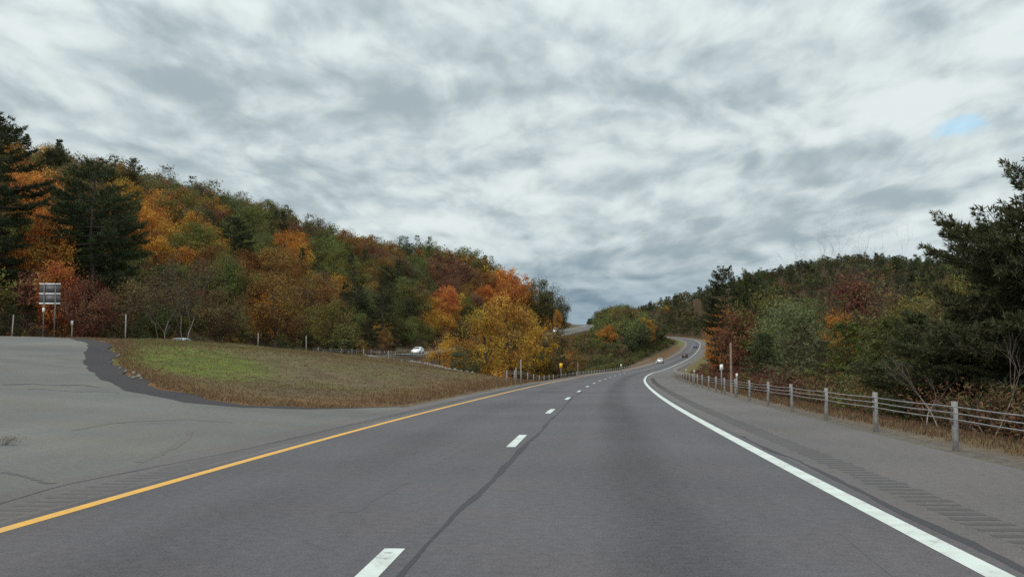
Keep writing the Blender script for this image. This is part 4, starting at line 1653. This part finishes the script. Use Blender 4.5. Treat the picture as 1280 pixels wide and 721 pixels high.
def marker_post(name, label, px, d, H, w=.055, mat='steel', cap=None, group=None, tilt=0.0, plate=None, cat='post'):
    x, y, z = at_col(px, d)
    root = thing(name, label, cat, (x, y, z), 0.06, group)
    root.rotation_euler = (tilt * .5, tilt, .06)
    mb = MB()
    if mat == 'post_wood':
        mb.tube([(0, 0, -.3), (0, 0, H * .5), (0, 0, H - .02), (0, 0, H)], [w * .6, w * .55, w * .5, w * .32], 8)
    else:                       # flanged channel post
        mb.box((0, 0, (H - .3) / 2), (w, .008, H + .3))
        mb.box((-w / 2 + .004, .018, (H - .3) / 2 - .003), (.008, .028, H + .29))
        mb.box((w / 2 - .004, .018, (H - .3) / 2 - .003), (.008, .028, H + .29))
    link('shaft', mb.mesh('shaft', mat), root)
    if plate:
        pw, ph, pz, pm = plate
        pl = MB().box((0, -.012, pz), (pw, .006, ph))
        link('plate', pl.mesh('plate', pm), root)
        bt = MB().tube([(0, -.02, pz), (0, -.008, pz)], [.012, .012], 6)
        link('bolt', bt.mesh('bolt', 'steel'), root)
    return root


G = 'marker posts on the bank'
marker_post('marker_post', 'pale steel post left of the road sign on the turnaround', 15, 68, 1.55, .07, 'bark_pale', group=G, tilt=.06)
marker_post('marker_post', 'pale steel post with a small plate just past the road sign', 90, 72, 1.35, .07, 'bark_pale', group=G, plate=(.16, .32, 1.2, 'sign_white'))
marker_post('marker_post', 'tallest pale post on the bank above the dark gravel edge', 157, 76, 1.95, .08, 'bark_pale', group=G)
marker_post('marker_post', 'short pale post on the brown bank past the hidden car', 323, 100, 1.35, .08, 'bark_pale', group=G)
marker_post('marker_post', 'tall pale post on the brown bank before the stone ditch', 383, 108, 1.85, .08, 'bark_pale', group=G)
marker_post('marker_post', 'low pale post at the top of the stone ditch', 455, 128, 1.2, .08, 'bark_pale', group=G)
marker_post('marker_post', 'tall pale post on the edge of the other road near the white car', 486, 140, 1.7, .08, 'bark_pale', group=G)
marker_post('marker_post', 'thin pale post closest to the white car', 493, 146, 1.3, .07, 'bark_pale', group=G)
marker_post('marker_post', 'tall steel post at the start of the rail by the golden trees', 651, 72, 1.75, .07, 'steel')
marker_post('marker_post', 'short steel post beside the tall one by the golden trees', 645, 73.5, 1.15, .07, 'steel')
marker_post('tall_marker_pole', 'tall wooden marker pole behind the cable rail by the crimson shrubs', 913, 50, 2.45, .105, 'post_wood', cat='pole')
marker_post('reference_marker', 'small white plate on a thin post beside the tall wooden pole', 901, 53, 1.45, .05, 'steel', plate=(.17, .30, 1.29, 'sign_white'), cat='sign')
marker_post('marker_post', 'brown wooden post standing in the brush beyond the yellow marker', 722, 118, 1.6, .14, 'post_wood')
for px, d, lab in ((920, 46, 'white-topped reflector post on the cable rail beside the wooden pole'), (867, 78, 'white-topped reflector post on the cable rail further up the bend'), (857, 96, 'white-topped reflector post where the cable rail bends')):
    marker_post('reflector_post', lab, px, d, 1.05, .06, 'steel', plate=(.09, .16, .96, 'sign_white'), group='reflector posts along the road')
for px, d, lab in ((776, 170, 'white reflector post by the yellow line below the island brush'), (820, 255, 'white reflector post by the yellow line near the silver car')):
    marker_post('reflector_post', lab, px, d, 1.3, .08, 'steel', plate=(.22, .38, 1.1, 'sign_white'), group='reflector posts along the road')
marker_post('yellow_marker', 'small yellow plate on a post behind the rail by the golden trees', 701, 105, 1.55, .06, 'steel', plate=(.30, .46, 1.3, 'sign_yellow'), cat='sign')


def sign_back():
    """back of a two-panel road sign on two posts"""
    x, y, z = at_col(61, 70)
    root = thing('road_sign', 'back of a grey two-panel road sign on two steel posts', 'sign', (x, y, z), .10)
    H = 3.75
    for dx, dz in ((-.36, 0), (.36, -.1)):
        mb = MB()
        mb.box((dx, 0, (H - .3) / 2), (.06, .01, H + .3))
        mb.box((dx - .026, -.022, (H - .3) / 2 - .004), (.008, .034, H + .29))
        mb.box((dx + .026, -.022, (H - .3) / 2 - .004), (.008, .034, H + .29))
        link('post', mb.mesh('post', 'steel'), root)
    for zc in (3.40, 2.74):
        p = MB().box((0, .034, zc), (1.32, .006, .62))
        o = link('panel', p.mesh('panel', 'sign_back'), root)
    for zc in (3.72, 3.07, 2.42):
        p = MB().box((0, .018, zc), (1.36, .024, .085))
        link('stiffener', p.mesh('stiffener', 'sign_white'), root)
    p = MB().box((-.36, -.05, 1.98), (.14, .006, .3))
    link('tag_plate', p.mesh('tag_plate', 'sign_white'), root)


sign_back()


_h = hit(3, 556)
_x, _y = xy(*_h)
plant('thicket', 'weed_clump', 'weed', float(_x), float(_y), float(ZN(*_h)) + .05, .2, 'red_brown', 'low dry weed clump growing out of the turnaround pavement', width=2.2)


def rocks():
    r = np.random.default_rng(12)
    base = []
    ico = np.array([[0, 0, 1], [.9, 0, .4], [.28, .85, .4], [-.72, .53, .4], [-.72, -.53, .4], [.28, -.85, .4], [.72, .53, -.3], [-.28, .85, -.3], [-.9, 0, -.3], [-.28, -.85, -.3], [.72, -.53, -.3], [0, 0, -.6]])
    fc = np.array([[0, 1, 2], [0, 2, 3], [0, 3, 4], [0, 4, 5], [0, 5, 1], [1, 6, 2], [2, 7, 3], [3, 8, 4], [4, 9, 5], [5, 10, 1], [6, 7, 2], [7, 8, 3], [8, 9, 4], [9, 10, 5], [10, 6, 1], [6, 11, 7], [7, 11, 8], [8, 11, 9], [9, 11, 10], [10, 11, 6]])

    def heap(pts, lo, hi):
        V, F = [], []
        for i, (s, t) in enumerate(pts):
            x, y = xy(s, t)
            k = r.uniform(lo, hi)
            P = ico * k * r.uniform(.7, 1.2, 3) * r.uniform(.85, 1.15, (12, 1)) + np.array([float(x), float(y), float(ground_z(s, t)) + .04])
            V.append(P)
            F.append(fc + 12 * i)
        return mesh_np('stones', np.concatenate(V), np.concatenate(F), 'rock')
    t = -r.uniform(10, 36, 420)
    s = np.maximum(81 + (-t - 12) * 2.6, 80) + 3 + r.normal(0, 1.3, 420)
    link('ditch_stones', heap(list(zip(s, t)), .06, .20), None, kind='stuff', label='pale stones lining the ditch at the end of the grass bank', category='stones')
    t = -r.uniform(13, 21, 14)
    s = xover_edge(t) + apron_width(t) * r.uniform(.75, 1.1, 14)
    link('edge_stones', heap(list(zip(s, t)), .03, .10), None, kind='stuff', label='loose pale stones on the dark gravel edge', category='stones')


rocks()


# ------------------------------------------------------------------ cars
def car(name, label, paint_col, s, off, zf, tl=None, kind='sedan', facing=1, group=None):
    """body lofted from cross-sections; parts: windows, wheels, lamps, bumpers, plate. Nose along +Y."""
    mname = 'car_paint_' + '_'.join('%02d' % int(c * 99) for c in paint_col)
    if mname not in MAT:
        simple(mname, paint_col, 0.28, 0.25, var=.04, scale=2, spec=.6)
    tt = (TL(s) if tl else 0) + off
    x, y = xy(s, tt)
    hd = -float(np.interp(s, _S, _TH))
    if tl:
        x2, y2 = xy(s + 3, TL(s + 3) + off)
        hd = -math.atan2(float(x2 - x), float(y2 - y))
    z0 = float(zf(s))
    grade = (float(zf(s + 2)) - float(zf(s - 2))) / 4
    root = thing(name, label, 'car', (float(x), float(y), z0 + .008), hd + (0 if facing > 0 else math.pi), group)
    root.rotation_euler = (math.atan(grade) * facing, 0, hd + (0 if facing > 0 else math.pi))
    W = {'sedan': .90, 'suv': .96, 'van': .98}[kind]
    Lh = {'sedan': 2.35, 'suv': 2.35, 'van': 2.5}[kind]
    # profile stations (y, belt height, roof height, roof half-width factor)
    if kind == 'sedan':
        prof = [(-2.35, .62, .86, .86), (-2.25, .62, .98, .92), (-1.75, .66, 1.04, .90), (-1.15, .68, 1.40, .70), (-.4, .68, 1.47, .70), (.35, .68, 1.42, .70), (1.05, .68, 1.02, .88), (1.9, .64, .90, .88), (2.25, .55, .76, .82), (2.35, .5, .62, .76)]
        cabin = (-1.72, 1.0)
    elif kind == 'suv':
        prof = [(-2.35, .75, 1.02, .90), (-2.28, .78, 1.12, .88), (-2.05, .8, 1.70, .74), (-1.0, .8, 1.78, .75), (.2, .8, 1.74, .75), (1.0, .8, 1.16, .9), (1.95, .78, 1.05, .9), (2.28, .66, .9, .84), (2.35, .55, .7, .8)]
        cabin = (-2.25, .95)
    else:
        prof = [(-2.5, .7, 1.2, .9), (-2.45, .8, 1.85, .8), (-1.0, .8, 1.92, .82), (.6, .8, 1.86, .8), (1.5, .8, 1.12, .9), (2.2, .72, 1.0, .88), (2.5, .55, .7, .8)]
        cabin = (-2.4, 1.4)
    V, n = [], 8
    ring = []
    for (yy, belt, roof, rw) in prof:
        endf = 1 - .10 * (abs(yy) / Lh) ** 6
        w = W * endf
        wr = w * rw
        ring = [(w * .93, .24), (w, .42), (w, belt), (w * .985, min(belt + .2, roof - .06)), (wr, roof - .05), (wr * .82, roof)]
        pts = [(a, b) for a, b in ring] + [(-a, b) for a, b in reversed(ring)]
        V += [(a, yy, b) for a, b in pts]
    m = 12
    F = []
    for i in range(len(prof) - 1):
        for j in range(m):
            k = (j + 1) % m
            F.append([i * m + j, (i + 1) * m + j, (i + 1) * m + k, i * m + k])
    V = np.array(V)
    last = (len(prof) - 1) * m
    for b, fl in ((0, 1), (last, -1)):
        for j in range(5):
            q = [b + j, b + j + 1, b + 10 - j, b + 11 - j]
            F.append(q if fl > 0 else q[::-1])
    body = link('body', mesh_np('body', V, np.array(F), mname, smooth=False), root)

    def side_at(yy, frac):
        ys = [p[0] for p in prof]
        belt, roof, rw = (np.interp(yy, ys, [p[i] for p in prof]) for i in (1, 2, 3))
        w = W * (1 - .10 * (abs(yy) / Lh) ** 6)
        b = min(belt + .2, roof - .06)
        return w * .985 + (w * rw - w * .985) * frac, b + (roof - .05 - b) * frac
    # side glass, each pane its own part
    cuts = np.linspace(cabin[0] + .25, cabin[1] - .25, 4 if kind != 'sedan' else 3)
    for sd in (-1, 1):
        for a, b in zip(cuts[:-1], cuts[1:]):
            q = []
            for yy, fr in ((a + .04, .15), (b - .04, .15), (b - .04, .86), (a + .04, .86)):
                w, h = side_at(yy, fr)
                q.append((sd * (w + .008), yy, h))
            link('side_window', mesh_np('side_window', np.array(q), np.array([[0, 1, 2, 3] if sd > 0 else [3, 2, 1, 0]]), 'car_glass'), root)
    # windscreen and rear window follow the sloping profile
    ys = [p[0] for p in prof]
    rf = lambda yy: float(np.interp(yy, ys, [p[2] for p in prof]))
    rww = lambda yy: float(np.interp(yy, ys, [p[3] for p in prof])) * W * .80
    spans = {'sedan': ((-1.66, -1.2), (.42, .98)), 'suv': ((-2.26, -2.07), (.28, .94)), 'van': ((-2.49, -2.46), (.7, 1.42))}[kind]
    for nm, (a, b), sg in (('rear_window', spans[0], -1), ('windscreen', spans[1], 1)):
        nrm = np.array([0, -(rf(b) - rf(a)), b - a])
        nrm = nrm / np.linalg.norm(nrm) * .012
        q = np.array([(-rww(a), a, rf(a)), (rww(a), a, rf(a)), (rww(b), b, rf(b)), (-rww(b), b, rf(b))]) + nrm
        link(nm, mesh_np(nm, q, np.array([[0, 1, 2, 3]]), 'car_glass'), root)
    R = .33 if kind == 'sedan' else .37
    for sx in (-1, 1):
        for sy in (-1.42, 1.42):
            a = np.linspace(0, 2 * np.pi, 17)[:-1]
            wt = MB()
            xs = [-.11, -.11, .11, .11]
            rs = [R * .62, R, R, R * .62]
            Vw = np.array([(xx, math.cos(t) * rr, math.sin(t) * rr) for xx, rr in zip(xs, rs) for t in a])
            Fw = [[i * 16 + j, i * 16 + (j + 1) % 16, (i + 1) * 16 + (j + 1) % 16, (i + 1) * 16 + j] for i in range(3) for j in range(16)]
            wt.add(Vw, Fw)
            wheel = link('wheel', wt.mesh('wheel', 'rubber', smooth=False), root)
            wheel.location = (sx * (W - .10), sy, R)
            Vr = np.array([(sx * .085, math.cos(t) * R * .63, math.sin(t) * R * .63) for t in a] + [(sx * .105, math.cos(t) * R * .2, math.sin(t) * R * .2) for t in a])
            Fr = [[j, (j + 1) % 16, 16 + (j + 1) % 16, 16 + j] for j in range(16)] + [[16 + i, 17 + i, 30 - i, 31 - i] for i in range(0, 7)]
            link('rim', mesh_np('rim', Vr, np.array(Fr), 'wheel_rim'), wheel)
    for sx in (-1, 1):
        hgt = .74 if kind == 'sedan' else .95
        link('tail_light', MB().box((sx * W * .68, -Lh - .005, hgt), (.30, .05, .14 if kind == 'sedan' else .3)).mesh('tail_light', 'lamp_red'), root)
        link('headlight', MB().box((sx * W * .60, Lh - .03, .60 if kind == 'sedan' else .76), (.34, .1, .13)).mesh('headlight', 'lamp_clear'), root)
        link('wing_mirror', MB().box((sx * (W + .08), .62, 1.0 if kind == 'sedan' else 1.16), (.18, .1, .13)).mesh('wing_mirror', 'mirror_black'), root)
    for yy, nm in ((-Lh - .03, 'rear_bumper'), (Lh + .0, 'front_bumper')):
        link(nm, MB().box((0, yy, .40), (W * 1.62, .12, .17)).mesh(nm, 'plastic_dark' if kind != 'sedan' else mname), root)
    link('number_plate', MB().box((0, -Lh - .1, .62), (.32, .01, .16)).mesh('number_plate', 'plate'), root)
    return root


car('car', 'silver sedan ahead in the passing lane seen from behind', (.62, .63, .64), 308, -1.9, RZ)
car('car', 'black sport utility vehicle ahead just past the silver sedan', (.02, .02, .025), 390, 1.75, RZ, kind='suv')
car('car', 'dark blue car farthest ahead on the bend beside the white line', (.02, .035, .16), 522, 1.75, RZ)
car('car', 'white car coming the other way above the stone ditch', (.85, .85, .83), 217, -1.9, LZ, tl=True, kind='sedan', facing=-1)
car('car', 'silver car on the other carriageway, only its roof showing over the grass', (.5, .52, .54), 107, -1.9, LZ, tl=True, facing=-1)
car('car', 'white van coming down the other carriageway beyond the golden trees', (.85, .85, .84), 385, -1.8, LZ, tl=True, kind='van', facing=-1)
car('car', 'dark car coming down ahead of the white van', (.05, .05, .055), 352, -1.8, LZ, tl=True, kind='suv', facing=-1)
car('car', 'red car half hidden by brush ahead of the dark car', (.35, .05, .04), 338, 1.8, LZ, tl=True, facing=-1)
